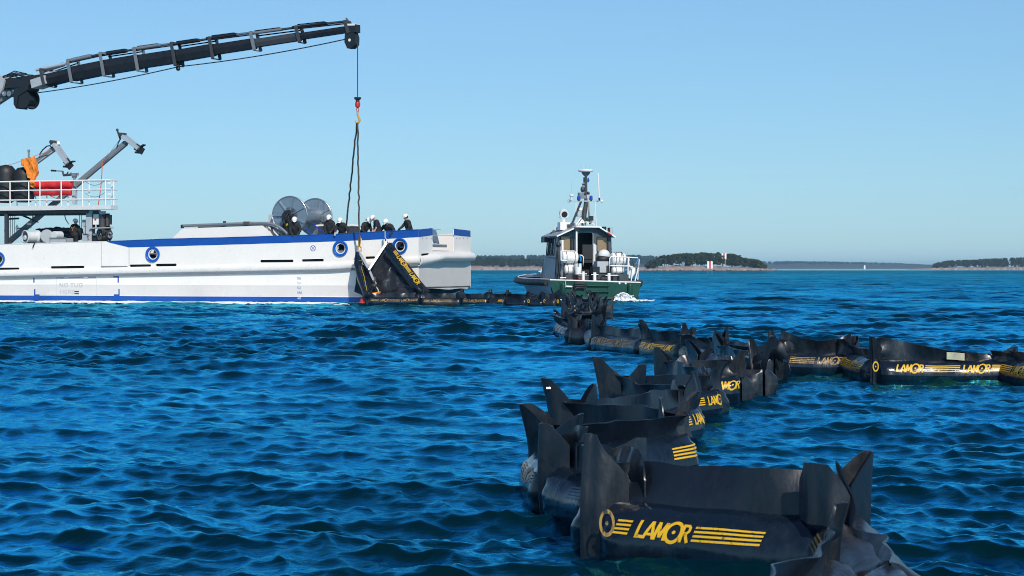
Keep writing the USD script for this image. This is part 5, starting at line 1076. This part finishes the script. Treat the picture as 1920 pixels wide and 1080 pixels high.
# ------------------------------------------------------------------ the green and grey patrol boat
paint('boat_hull_grey', (.17, .19, .21), .4, var=.1)
def build_boat():
    xL, xR = bp(1031, 525)[0], bp(1201.5, 530)[0]; zs_ = bp(1031, 525.2)[2]; xm = (xL + xR) / 2; hb = (xR - xL) / 2
    bt = thing('patrol_boat', 'dark green and grey patrol boat seen from astern with a tall mast', 'boat', 'boat', (xm, 2.0, 0))
    P = bp
    # hull: lofted sections, deck edge / knuckle / chine / keel
    L = 10.5; ls = np.array([0, .02, 2, 4.5, 7, 9, 10.8, 12.0, 12.8, 13.2]) * L / 13.2
    bd = np.interp(ls * 13.2 / L, [0, 4, 7, 9, 10.8, 12, 12.8, 13.2], [hb, hb, hb * .97, hb * .88, hb * .68, hb * .44, hb * .22, .06]); zd = np.interp(ls, [0, 6, L], [zs_, zs_ + .04, 1.42])
    rows = []
    for l, b, z in zip(ls, bd, zd):
        k = np.interp(l * 13.2 / L, [0, 7, 11, 13.2], [.93, .84, .62, .2]); rows.append([[xm - b, l, z], [xm - b * (k + .04), l, z - .55], [xm - b * k * .92, l + .0, .05], [xm - b * k * .7, l, -.35], [xm, l, -.8 + .5 * (l / L) ** 4], [xm + b * k * .7, l, -.35], [xm + b * k * .92, l, .05], [xm + b * (k + .04), l, z - .55], [xm + b, l, z]])
    V = np.array(rows)
    bt.part('hull', MB().grid(V[1:, :, :][:, ::-1]), 'cabin_pale', 30)
    # green transom with rounded lower corners
    tr = [P(px, py)[[0, 2]] for px, py in ((1031, 525.2), (1201.5, 530.5), (1199, 545), (1196, 558), (1140, 559), (1041, 556.5), (1037, 548), (1032.5, 536))]
    bt.part('transom', MB().poly(tr, lambda u, v, d: np.array([u, d, v]), -.02, .06), 'green_paint')
    bt.part('lower_transom', MB().poly([(xL + .3, .3), (xR - .1, .28), (xR - .35, -.5), (xL + .6, -.5)], lambda u, v, d: np.array([u, d, v]), .0, .05), 'green_paint')
    bt.part('platform', MB().box2((xL + .5, -.16, .16), (xR - .45, .0, .26)), 'dark_grey'); bt.part('boot_stripe', MB().box2((xL + .6, -.03, -.1), (xR - .5, -.0, .09)), 'red_paint')
    # deck and its rim fender
    out = [(xm - b, l) for l, b in zip(ls, bd)] + [(xm + b, l) for l, b in zip(ls[::-1], bd[::-1])]
    zi = lambda l: np.interp(l, [0, 6, L], [zs_, zs_ + .04, 1.42])
    m = MB(); dv = np.array([[(xm - b * .99, l, zi(l) - .05), (xm + b * .99, l, zi(l) - .05)] for l, b in zip(ls, bd)]); m.grid(dv[:, ::-1], .03); bt.part('deck', m, 'mid_grey', 30)
    ring = [(xm - b - .02, l, zi(l) - .14) for l, b in zip(ls[2:], bd[2:])] + [(xm + b + .02, l, zi(l) - .14) for l, b in zip(ls[:1:-1], bd[:1:-1])]
    ring = [(xL + .0, .5, zi(0) - .14)] + ring + [(xR, .1, zi(0) - .14)]
    bt.part('rim_fender', MB().tube(ring, .17, 12), 'black_rubber', 60); bt.part('quarter_fender', MB().sph((xR + .05, .5, zs_ - .22), .2, (.8, 2.2, 1)), 'black_rubber', 60)
    bt.part('toe_rail', MB().tube([P(1031, 524.6), P(1201, 529.8)], .035, 8), 'white_paint', 60)
    bt.part('toe_rail', MB().tube([(xm - b * .97, l, zi(l) + .03) for l, b in zip(ls, bd)], .03, 8), 'white_paint', 60)
    bt.part('bow_plate', MB().box((xm - .4, 8.5, 1.40), (1.4, 1.3, .12)), 'off_white'); bt.part('bow_bitt', MB().cyl((xm - .3, 8.7, 1.4), (xm - .3, 8.7, 1.75), .07).bar((xm - .5, 8.7, 1.62), (xm - .1, 8.7, 1.62), .06), 'white_paint')
    # transom fittings
    for a, b_, y0, y1 in ((1051, 1060, 531, 551), (1176.6, 1185.5, 533, 553)):
        p, q = P(a, y0, -.1), P(b_, y1, -.1); r = (q[0] - p[0]) / 2; bt.part('stern_roller', MB().lathe([(0, q[2]), (r * .75, q[2]), (r, q[2] + .12), (r, p[2] - .1), (r * .8, p[2]), (0, p[2])], ((p[0] + q[0]) / 2, -.12, 0), (0, 0, 1), 18), 'green_paint', 50).part('foot', MB().box(((p[0] + q[0]) / 2, -.1, q[2] - .04), (r * 2.6, .3, .05)), 'light_grey')
    for a, b_, py in ((1100, 1141, 535.5), (1100, 1141, 546.6), (1062, 1072, 537), (1059, 1074, 552.8)): bt.part('boarding_step', MB().tube([P(a, py, .0), P(a, py, -.12), P(b_, py + .5, -.12), P(b_, py + .5, .0)], .045, 8), 'green_paint' if b_ > 1080 else 'white_paint', 60)
    for px in (1050.5, 1099, 1140, 1072): bt.part('stiffener', MB().bar(P(px, 529, -.03), P(px + .5, 553, -.03), .06, .06), 'green_paint')
    rc = MB(); rr = np.random.default_rng(7)
    for k in range(7): rc.tube([P(1078 + 18 * t + rr.normal(0, .2), 531 + 1.6 * k + 3.2 * (2 * t - 1) ** 2 * (.6 if k > 4 else -.2) + rr.normal(0, .15), -.12 - .03 * (k % 2)) for t in np.linspace(0, 1, 9)], .05, 7)
    bt.part('rope_coil', rc, 'black_rubber', 60, kind='stuff'); bt.part('rope_bight', MB().tube([P(px, py, -.1) for px, py in ((1078, 531), (1076, 536), (1077.5, 546), (1079, 552))], .04, 6), 'black_rubber', 60)
    bt.part('towing_line', MB().tube([P(1060, 524, -.2), P(1061, 536, -.2), P(1057, 545, -.2), P(1053, 549, -.15)], .02, 6), 'off_white', 60)
    for px, y0, y1 in ((1093.6, 509, 524.5), (1115, 510.5, 525), (1142, 512, 526.5)):
        p, q = P(px, y0, .35), P(px, y1, .35); bo = bt.part('bollard', MB().cyl(q - [0, 0, .1], p, .085, n=14), 'white_paint', 50); bo.part('cross_bar', MB().bar(p - [.2, 0, .12], p + [.2 if px != 1142 else .75, 0, -.12], .045), 'white_paint')
    for px, py in ((1161.5, 531.3), (1173, 531.5)): bt.part('stern_light', MB().sph(P(px, py, -.05), .06, k=1), 'white_paint')
    bt.part('engine_box', MB().box2(P(1161.5, 526.5, .15), P(1174, 514.5, .55)), 'dark_grey')
    bt.part('hatch', MB().box2(P(1068, 524, 1.2), P(1080, 520.5, 1.9)), 'red_paint')
    # wheelhouse
    y0 = 3.0; w = lambda px, py: P(px, py, y0)[[0, 2]]
    wall = Polygon([w(1043, 525), w(1047, 440.5), w(1079, 427), w(1119, 427.5), w(1146, 443.5), w(1150, 526)])
    win = [Polygon([w(1051.5, 443), w(1071, 443), w(1071, 471), w(1052, 469)]).buffer(-.04).buffer(.04), Polygon([w(1119.5, 444.5), w(1138.5, 445), w(1140, 472), w(1123, 473.5), (w(1119.5, 470))]).buffer(-.04).buffer(.04)]
    door = Polygon([w(1083, 515.5), w(1083, 438), w(1085, 436), w(1109, 436.5), w(1111, 439), w(1110.5, 516)])
    wall2 = wall
    for g in win + [door]: wall2 = wall2.difference(g)
    aft_ = lambda u, v, d: np.array([u, d, v])
    aw = bt.part('aft_wall', MB().poly(wall2, aft_, y0, y0 + .06), 'cabin_shade_grey')
    for g in win:
        wn = aw.part('window', MB().poly(g.buffer(.045).difference(g.buffer(-.01)), aft_, y0 - .025, y0 + .03), 'black_rubber'); 
        bt.part('pane', MB().poly(g, aft_, y0 + .025, y0 + .033), 'pane', False); bt.part('curtain', MB().poly(g.buffer(.05), aft_, y0 + .16, y0 + .18), 'tan_curtain')
    aw.part('door_frame', MB().poly(door.buffer(.05).difference(door), aft_, y0 - .03, y0 + .02).each if False else MB().poly(door.buffer(.05).difference(door), aft_, y0 - .03, y0 + .02), 'mid_grey')
    aw.part('painted_sun_patch', MB().poly([w(1111.8, 455), (w(1118.3, 460)), w(1118.6, 474), w(1116, 478), w(1115.5, 524), w(1110.8, 524)], aft_, y0 - .012, y0 - .002), 'off_white')  # sunlit patch right of the door, painted as a pale plate
    L2 = 5.1; fx = lambda v: v
    A = {k: w(*p) for k, p in dict(bl=(1043, 525), el=(1047, 440.5), pl=(1079, 427), pr=(1119, 427.5), er=(1146, 443.5), br=(1150, 526)).items()}
    port = np.array([[A['bl'][0] - .05, A['bl'][1]], [A['el'][0], A['el'][1]]])
    def swall(a, b, name, side):
        # side wall in the plane through eave and deck line; l along the boat
        def fn(u, v, d): 
            t = (v - a[1]) / (b[1] - a[1]); return np.array([a[0] + (b[0] - a[0]) * t + d * side, u, v])
        g = Polygon([(y0 + .06, a[1]), (y0 + .06, b[1]), (L2 - .55, b[1]), (L2, (a[1] + b[1]) / 2), (L2 + .3, (a[1] + b[1]) / 2), (L2 + .3, a[1])]); ww = []
        for k in range(3):
            u0 = y0 + .5 + k * .52; ww.append(Polygon([(u0, b[1] - .2), (u0 + .38, b[1] - .2), (u0 + .45, b[1] - 1.05), (u0 + .12, b[1] - 1.1)]).buffer(-.05).buffer(.05))
        for q in ww: g = g.difference(q)
        s_ = bt.part(name, MB().poly(g, fn, 0, .06), 'cabin_pale')
        for q in ww: s_.part('window_frame', MB().poly(q.buffer(.05).difference(q), fn, -.02, .02), 'black_rubber'); s_.part('pane', MB().poly(q, fn, .02, .03), 'pane', False)
        return fn
    swall(A['bl'], A['el'], 'side_wall', 1); swall(A['br'], A['er'], 'side_wall', -1)
    bt.part('front_wall', MB().poly([(A['bl'][0], A['bl'][1]), (A['el'][0], A['el'][1]), (A['pl'][0], A['pl'][1]), (A['pr'][0], A['pr'][1]), (A['er'][0], A['er'][1]), (A['br'][0], A['br'][1])], lambda u, v, d: np.array([u, L2 - .5 + (3.6 - v) * .25 + d, v]), 0, .05), 'cabin_shade_grey')
    bt.part('cabin_sole', MB().box2((A['bl'][0], y0 + .07, 1.12), (A['br'][0], L2, 1.16)), 'dark_interior'); bt.part('console', MB().box2((A['pl'][0] + .5, L2 - 1.6, 1.2), (A['pr'][0] - .1, L2 - .7, 2.6)), 'dark_interior')
    bt.part('seat', MB().box((A['pr'][0] - .55, L2 - 2.0, 2.7), (.6, .3, .8)).box((A['pr'][0] - .5, L2 - 1.8, 2.2), (.7, .6, .2)), 'dark_interior')
    bt.part('fore_trunk', MB().poly([(A['bl'][0] + .2, 1.1), (A['bl'][0] + .35, 2.05), (A['br'][0] - .35, 2.05), (A['br'][0] - .2, 1.1)], lambda u, v, d: np.array([u, L2 + d, v]), 0, 1.5), 'cabin_shade_grey')
    bt.part('side_locker', MB().box2(P(1041, 519, 3.6), P(1048, 489, 4.4)), 'cabin_shade_grey'); bt.part('hand_rail', MB().tube([b0(px, py, A['bl'][0] - .12) for px, py in ((1044, 484), (1036, 483.5), (1028, 483))], .03, 6), 'black_steel', 60)
    # roof: three folded plates with a thin overhanging edge
    ov = y0 - .38; e = .1
    prof = [(A['el'][0] - .22, A['el'][1] - .10), (A['pl'][0], A['pl'][1] + .03), (A['pr'][0], A['pr'][1] + .03), (A['er'][0] + .12, A['er'][1] - .06)]
    for k in range(3):
        (x0, z0), (x1, z1) = prof[k], prof[k + 1]
        V = np.array([[(x0, l, z0 + .0), (x1, l, z1)] for l in (ov, L2 + .25)]); bt.part('roof_plate', MB().grid(V, .05), 'cabin_pale' if k != 1 else 'off_white', False)
        bt.part('roof_edge', MB().bar((x0, ov - .01, z0 + .02), (x1, ov - .01, z1 + .02), .05, .07), 'white_paint')
    def pole(name, a, b, r, mat, l=4.2, r2=None): return bt.part(name, MB().tube([P(*a, l), P(*b, l)], [r, r if r2 is None else r2], 8), mat, 60)
    # mast
    ml = 4.6; Q = lambda px, py, dl=0: P(px, py, ml + dl)
    ms = bt.part('mast', MB().tube([Q(1094, 423), Q(1097, 392), Q(1098.5, 378), Q(1098.5, 326)], [.13, .12, .10, .06], 10), 'dark_grey', 60)
    ms.part('mast_leg', MB().bar(Q(1089.5, 378, -.1), Q(1072.5, 420, -.8), .09), 'dark_grey'); ms.part('mast_leg', MB().bar(Q(1102.7, 378, -.1), Q(1106, 420, -.5), .09), 'dark_grey'); ms.part('mast_leg', MB().bar(Q(1097.5, 380, .3), Q(1086, 420, .9), .07), 'dark_grey')
    ms.part('crosstree', MB().bar(Q(1068, 377, -.1), Q(1127, 377.4, -.1), .07), 'light_grey')
    for px in (1066.8, 1128.2): ms.part('lamp', MB().sph(Q(px, 377, -.1), .085, k=2), 'white_paint', 60)
    for px, y_ in ((1085.2, 371), (1108, 370.7)): ms.part('blue_beacon', MB().lathe([(0, .12), (.08, .11), (.10, .0), (.10, -.13), (0, -.13)], Q(px, y_, -.1), (0, 0, 1), 14), 'boat_blue', 50).part('beacon_foot', MB().cyl(Q(px, 374.5, -.1), Q(px, 377, -.1), .06), 'dark_grey')
    ms.part('radar_scanner', MB().lathe([(0, .07), (.40, .05), (.43, .0), (.40, -.06), (.2, -.07), (0, -.07)], Q(1098, 320, 0), (0, 0, 1), 28), 'white_paint', 40).part('pedestal', MB().lathe([(.26, -.08), (.2, -.2), (.08, -.32), (0, -.34)], Q(1098.5, 320, 0), (0, 0, 1), 18), 'mid_grey', 50)
    for px in (1088, 1098.5, 1106): ms.part('whip', MB().tube([Q(px, 319), Q(px, 307)], .008, 4), 'light_grey')
    ms.part('sensor_dome', MB().sph(Q(1092.5, 355, -.05), .14, (.9, .9, 1.25)), 'dark_grey', 60); ms.part('sensor_box', MB().box2(Q(1086.5, 372, -.1), Q(1096, 361.5, .2)), 'mid_grey'); ms.part('sensor_box', MB().box2(Q(1100.5, 372, -.1), Q(1105, 365.5, .2)), 'light_grey')
    ms.part('instrument', MB().box(Q(1096, 337.5), (.12, .12, .3)).box(Q(1094.5, 346), (.16, .1, .12)).sph(Q(1103, 362.5), .09).sph(Q(1097.5, 363, -.15), .06), 'black_steel')
    fl = MB(); V = np.array([[Q(1101 + 4.6 * u, 333 + 8 * v + 2 * u * u, .15 * math.sin(u * 5)) for v in np.linspace(0, 1, 5)] for u in np.linspace(0, 1, 8)]); f = ms.part('flag', fl.grid(V, .006), 'flag_white', 60)
    f.part('cross', MB().bar(Q(1101, 336.6, -.14), Q(1105.6, 338.5, -.14), .012, .07).bar(Q(1102.8, 333, -.15), Q(1102.6, 342, -.15), .012, .07), 'boat_blue')
    for a, b, r in (((1121.3, 324.5), (1123.4, 371), .035), ((1072.2, 342), (1071.7, 366), .008), ((1080, 380), (1079.6, 425), .022), ((1115.8, 380), (1118, 424), .022), ((1114.5, 400), (1114.3, 420), .012)): pole('antenna', a, b, r, 'white_paint' if r > .01 else 'light_grey')
    pole('antenna_base', (1123.4, 371), (1123.8, 376.5), .05, 'black_steel'); bt.part('gps_antenna', MB().lathe([(0, .08), (.13, .06), (.14, 0), (.07, -.05), (.05, -.25), (0, -.25)], P(1071.7, 367, 4.2), (0, 0, 1), 14), 'white_paint', 50)
    for a, b in (((1084, 422), (1092, 412)), ((1092, 412), (1097, 424)), ((1101, 424), (1105, 411)), ((1105, 411), (1114, 423)), ((1088, 417), (1110, 417)), ((1080, 421), (1090, 408))): pole('mast_brace', a, b, .04, 'white_paint', 4.0)
    bt.part('horn_lamp', MB().sph(P(1102.3, 411.5, 3.6), .12), 'green_paint', 60); bt.part('floodlight', MB().box(P(1108, 409.5, 3.9), (.22, .2, .26)), 'black_steel'); bt.part('radio_box', MB().box2(P(1083, 406, 4.8), P(1091, 396, 5.1)), 'light_grey'); bt.part('small_radar', MB().box(P(1088, 392, 4.9), (.3, .3, .14)).cyl(P(1080, 395, 4.9), P(1087, 395, 4.9), .04), 'white_paint')
    bt.part('roof_clutter', MB().box(P(1068, 422.5, 3.6), (.25, .3, .12)).box(P(1073, 421, 3.9), (.2, .3, .15)), 'dark_grey')
    # searchlight
    s0 = P(1056.7, 400.7, 4.0); sl = bt.part('searchlight', MB().lathe([(0, .26), (.12, .24), (.22, .14), (.255, 0), (.25, -.12), (.235, -.2), (.20, -.2), (0, -.14)], s0 + np.array([0, 0, .02]), (0.08, 1, .28), 24), 'white_paint', 50)
    sl.part('lens', MB().lathe([(0, -.185), (.17, -.185), (.17, -.205), (0, -.205)], s0 + np.array([.01, 0, -.0]), (0.08, 1, .28), 24), 'black_steel'); sl.part('yoke', MB().tube([s0 + np.array([.28 * math.cos(a), 0, .34 * math.sin(a) - .02]) for a in np.linspace(math.pi, 2 * math.pi, 13)], .022, 6), 'white_paint', 60)
    sl.part('neck', MB().cyl(s0 + np.array([0, 0, -.32]), s0 + np.array([0, 0, -.55]), .09), 'white_paint'); bt.part('searchlight_plinth', MB().box2(P(1050.5, 431, 3.7), P(1063.8, 417, 4.2)), 'white_paint')
    for a, b, m, dx in (((1125, 429), (1125, 424.8), 'white_paint', .1), ((1132.4, 432), (1132.4, 425), 'black_steel', .13), ((1141.5, 438), (1141.5, 427), 'black_steel', .07), ((1145.5, 440), (1145.5, 426.5), 'light_grey', .09)): bt.part('roof_fitting', MB().cyl(P(*a, 3.6), P(*b, 3.6), dx), m, 50)
    bt.part('life_line', MB().tube([P(1138.5, 436, 2.6), P(1147, 441.5, 2.6)], .05, 6), 'red_paint'); bt.part('side_box', MB().box2(P(1018.5, 454.5, 4.8), P(1027, 445, 5.2)), 'dark_grey')
    for px, y_ in ((1042, 428), (1038.5, 434), (1035, 437), (1044.5, 427)): bt.part('port_fitting', MB().sph(P(px, y_ + 2, 4.6), .11, (1, 1, 1.3), 1), 'white_paint' if px > 1040 else 'dark_grey')
    # rails and gear on the after deck
    pole('awning_post', (1081, 431), (1081, 475), .05, 'white_paint', 2.5); bt.part('awning_lamp', MB().box(P(1081.3, 429.5, 2.5), (.26, .2, .2)), 'black_steel')
    pole('davit', (1047.5, 462), (1047, 523), .06, 'dark_grey', 1.4); bt.part('davit_head', MB().sph(P(1047, 459, 1.4), .14), 'black_steel', 60); pole('post', (1054.6, 450), (1054.6, 523), .07, 'white_paint', 1.6); pole('post', (1051, 450), (1051, 523), .045, 'cabin_pale', 1.7)
    for a, b in (((1044, 470), (1041, 522)), ((1045, 474), (1050, 521)), ((1052, 495), (1052, 521)), ((1058, 480), (1058, 523))): pole('davit_gear', a, b, .035, 'black_steel', 1.3)
    def rail(pts, l=.3, r=.035, m='white_paint'): return bt.part('rail', MB().tube([P(*p, l) for p in pts], r, 8), m, 60)
    rail([(1063.3, 524), (1063.3, 471), (1063.3, 470.6), (1056, 470.6), (1052, 471)]); rail([(1052, 488), (1063, 489)]); rail([(1063, 471), (1077, 471)]); rail([(1052, 470), (1052, 488)]); rail([(1086.5, 478.5), (1091, 479), (1094, 482), (1094, 500)]); rail([(1050, 520.5), (1061, 520.8)])
    rail([(1143, 512), (1143, 485), (1146, 481), (1195, 483.5), (1198.5, 487), (1195.5, 528)]); rail([(1177, 526), (1178, 483)]); rail([(1183.5, 527), (1186.5, 500)]); rail([(1144, 498), (1176, 499), (1186, 500)]); rail([(1190, 529), (1197, 502)]); rail([(1156, 482), (1156, 473), (1165.5, 473), (1166, 482)], .6, .03, 'dark_grey')
    for px in (1180, 1184, 1188): bt.part('coiled_rope', MB().tube([P(px, 484, .35), P(px - 1.5, 492, .3), P(px + .5, 500, .35)], .035, 6), ['dark_grey', 'off_white', 'dark_grey'][px % 3], 60)
    for a in ((1086.5, 478.5, 1088.5, 490), (1196, 484, 1192, 495)): bt.part('blue_rope', MB().tube([P(a[0], a[1], .25), P((a[0] + a[2]) / 2 + 1.5, (a[1] + a[3]) / 2, .25), P(a[2], a[3], .25)], .05, 6), 'rope_blue', 60)
    def canister(px0, px1, py0, py1, l, parent=None):
        a, b = P(px0, py0, l), P(px1, py1, l); z = (a[2] + b[2]) / 2; r = (a[2] - b[2]) / 2; Lc = b[0] - a[0]
        t = np.linspace(0, 1, 22); R = r * np.minimum(1, .55 + .45 * np.sqrt(np.clip(1 - (np.abs(2 * t - 1)) ** 8, 0, 1))); R = R * (1 - .05 * (np.abs((t * 4) % 1 - .5) < .09))
        c = bt.part('liferaft_canister', MB().tube([(a[0] + Lc * q, l + r, z) for q in t], R, 22), 'helmet_white', 50)
        for q in (.25, .75): c.part('strap', MB().tube([(a[0] + Lc * q, l + r + (r * 1.02) * math.cos(v), z + (r * 1.02) * math.sin(v)) for v in np.linspace(0, 6.283, 21)], .02, 5), 'dark_grey', 60)
    canister(1055.5, 1086.5, 470.5, 494, 1.0); canister(1060, 1083, 496, 514, 1.1); canister(1149, 1176, 473.5, 498.5, .9); canister(1149.5, 1173.5, 499.5, 513.5, .9)
    bt.part('cradle', MB().box2(P(1060, 523, 1.2), P(1080, 515, 1.6)).each if False else MB().box2(P(1060, 523, 1.2), P(1080, 515, 1.6)), 'dark_grey'); bt.part('cradle', MB().box2(P(1150, 525, 1.0), P(1174, 514, 1.5)), 'dark_grey')
    a, b = P(1077, 494, .8), P(1091, 515, .8); rr_ = (b[0] - a[0]) / 2; bt.part('bucket', MB().lathe([(0, b[2]), (rr_ * .7, b[2] + .02), (rr_ * .95, (a[2] + b[2]) / 2), (rr_, a[2] - .06), (rr_ * 1.05, a[2]), (rr_ * .9, a[2]), (0, a[2] - .08)], ((a[0] + b[0]) / 2, .8, 0), (0, 0, 1), 22), 'helmet_white', 50)
    bt.part('deck_locker', MB().box2(P(1120, 511, 1.6), P(1138, 490, 2.2)), 'light_grey'); bt.part('locker_base', MB().box2(P(1119, 524, 1.7), P(1140, 511, 2.2)), 'dark_grey'); bt.part('net_bundle', MB().sph(P(1132.5, 478, 2.0), .32, (1.05, .8, .95)), 'off_white', 60); bt.part('net_cover', MB().sph(P(1131, 486, 2.0), .36, (1.1, .9, .72)), 'black_rubber', 60)
    bt.part('black_crate', MB().box2(P(1112, 512, 1.4), P(1119, 500, 1.9)), 'black_steel'); bt.part('black_crate', MB().box2(P(1139, 509, 1.4), P(1147, 498, 1.9)), 'black_steel'); bt.part('white_sail_bag', MB().tube([P(1187, 501, .6), P(1185, 510, .6), P(1180, 522, .6)], [.14, .2, .12], 12), 'helmet_white', 60)
build_boat()

# ------------------------------------------------------------------ broken water: wash at the patrol boat's screw, foam along the hull
def froth(name, label, blobs, seed):
    r = np.random.default_rng(seed); ico = trimesh.creation.icosphere(1, 1.0); VV, FF, n = [], [], 0
    for (x, y, z, s, sx, sy, sz) in blobs:
        v = np.array(ico.vertices) * (1 + r.normal(0, .18, (len(ico.vertices), 1))); VV.append(v * [s * sx, s * sy, s * sz] + [x, y, z]); FF.append(np.array(ico.faces) + n); n += len(v)
    single(name, (np.vstack(VV), np.vstack(FF)), 'flake', 60, label=label, cat='foam', kind='stuff')
def wash():
    r = np.random.default_rng(31); D = 103.0; B_ = []
    for i in range(3200):
        t = r.beta(1.3, 2.2); px = 1153 + 40 * t + r.normal(0, 1.5); h = np.interp(px, [1150, 1158, 1168, 1178, 1190, 1200], [.15, .38, .5, .42, .16, .06]) * r.random() ** 1.25
        p = W(px, 569, D + r.normal(0, .35)); B_.append((p[0], p[1], .02 + h, r.uniform(.016, .048) * (1.25 - h), 1.2, 1.2, .9))
    for i in range(900):
        px = 1150 + abs(r.normal(0, 36)); p = W(min(px, 1226), 569, D - .4 + r.normal(0, .35)); B_.append((p[0], p[1], .05 + r.random() * .1 * np.interp(px, [1150, 1225], [1, .3]), r.uniform(.02, .05), 2.4, 1.8, .8))
    froth('propeller_wash', 'white spray and foam thrown up under the patrol boat stern', B_, 1)
    B_ = []
    for i in range(5200):
        x = -r.uniform(1.5, 25.5) ; g = meshkit.fbm(np.array([[x * .8, 0, 3.0]]), 3, 2)[0]
        if r.random() > (g - .28) * 2.4: continue
        w = to_world('ship', (x, -.12 - abs(r.normal(0, .9)), 0)); B_.append((w[0], w[1], .03 + r.random() * .06, r.uniform(.035, .095), r.uniform(1.8, 5.0), 2.2, .45))
    froth('hull_foam', 'thin white foam line lapping along the waterline of the white vessel', B_, 2)
wash()
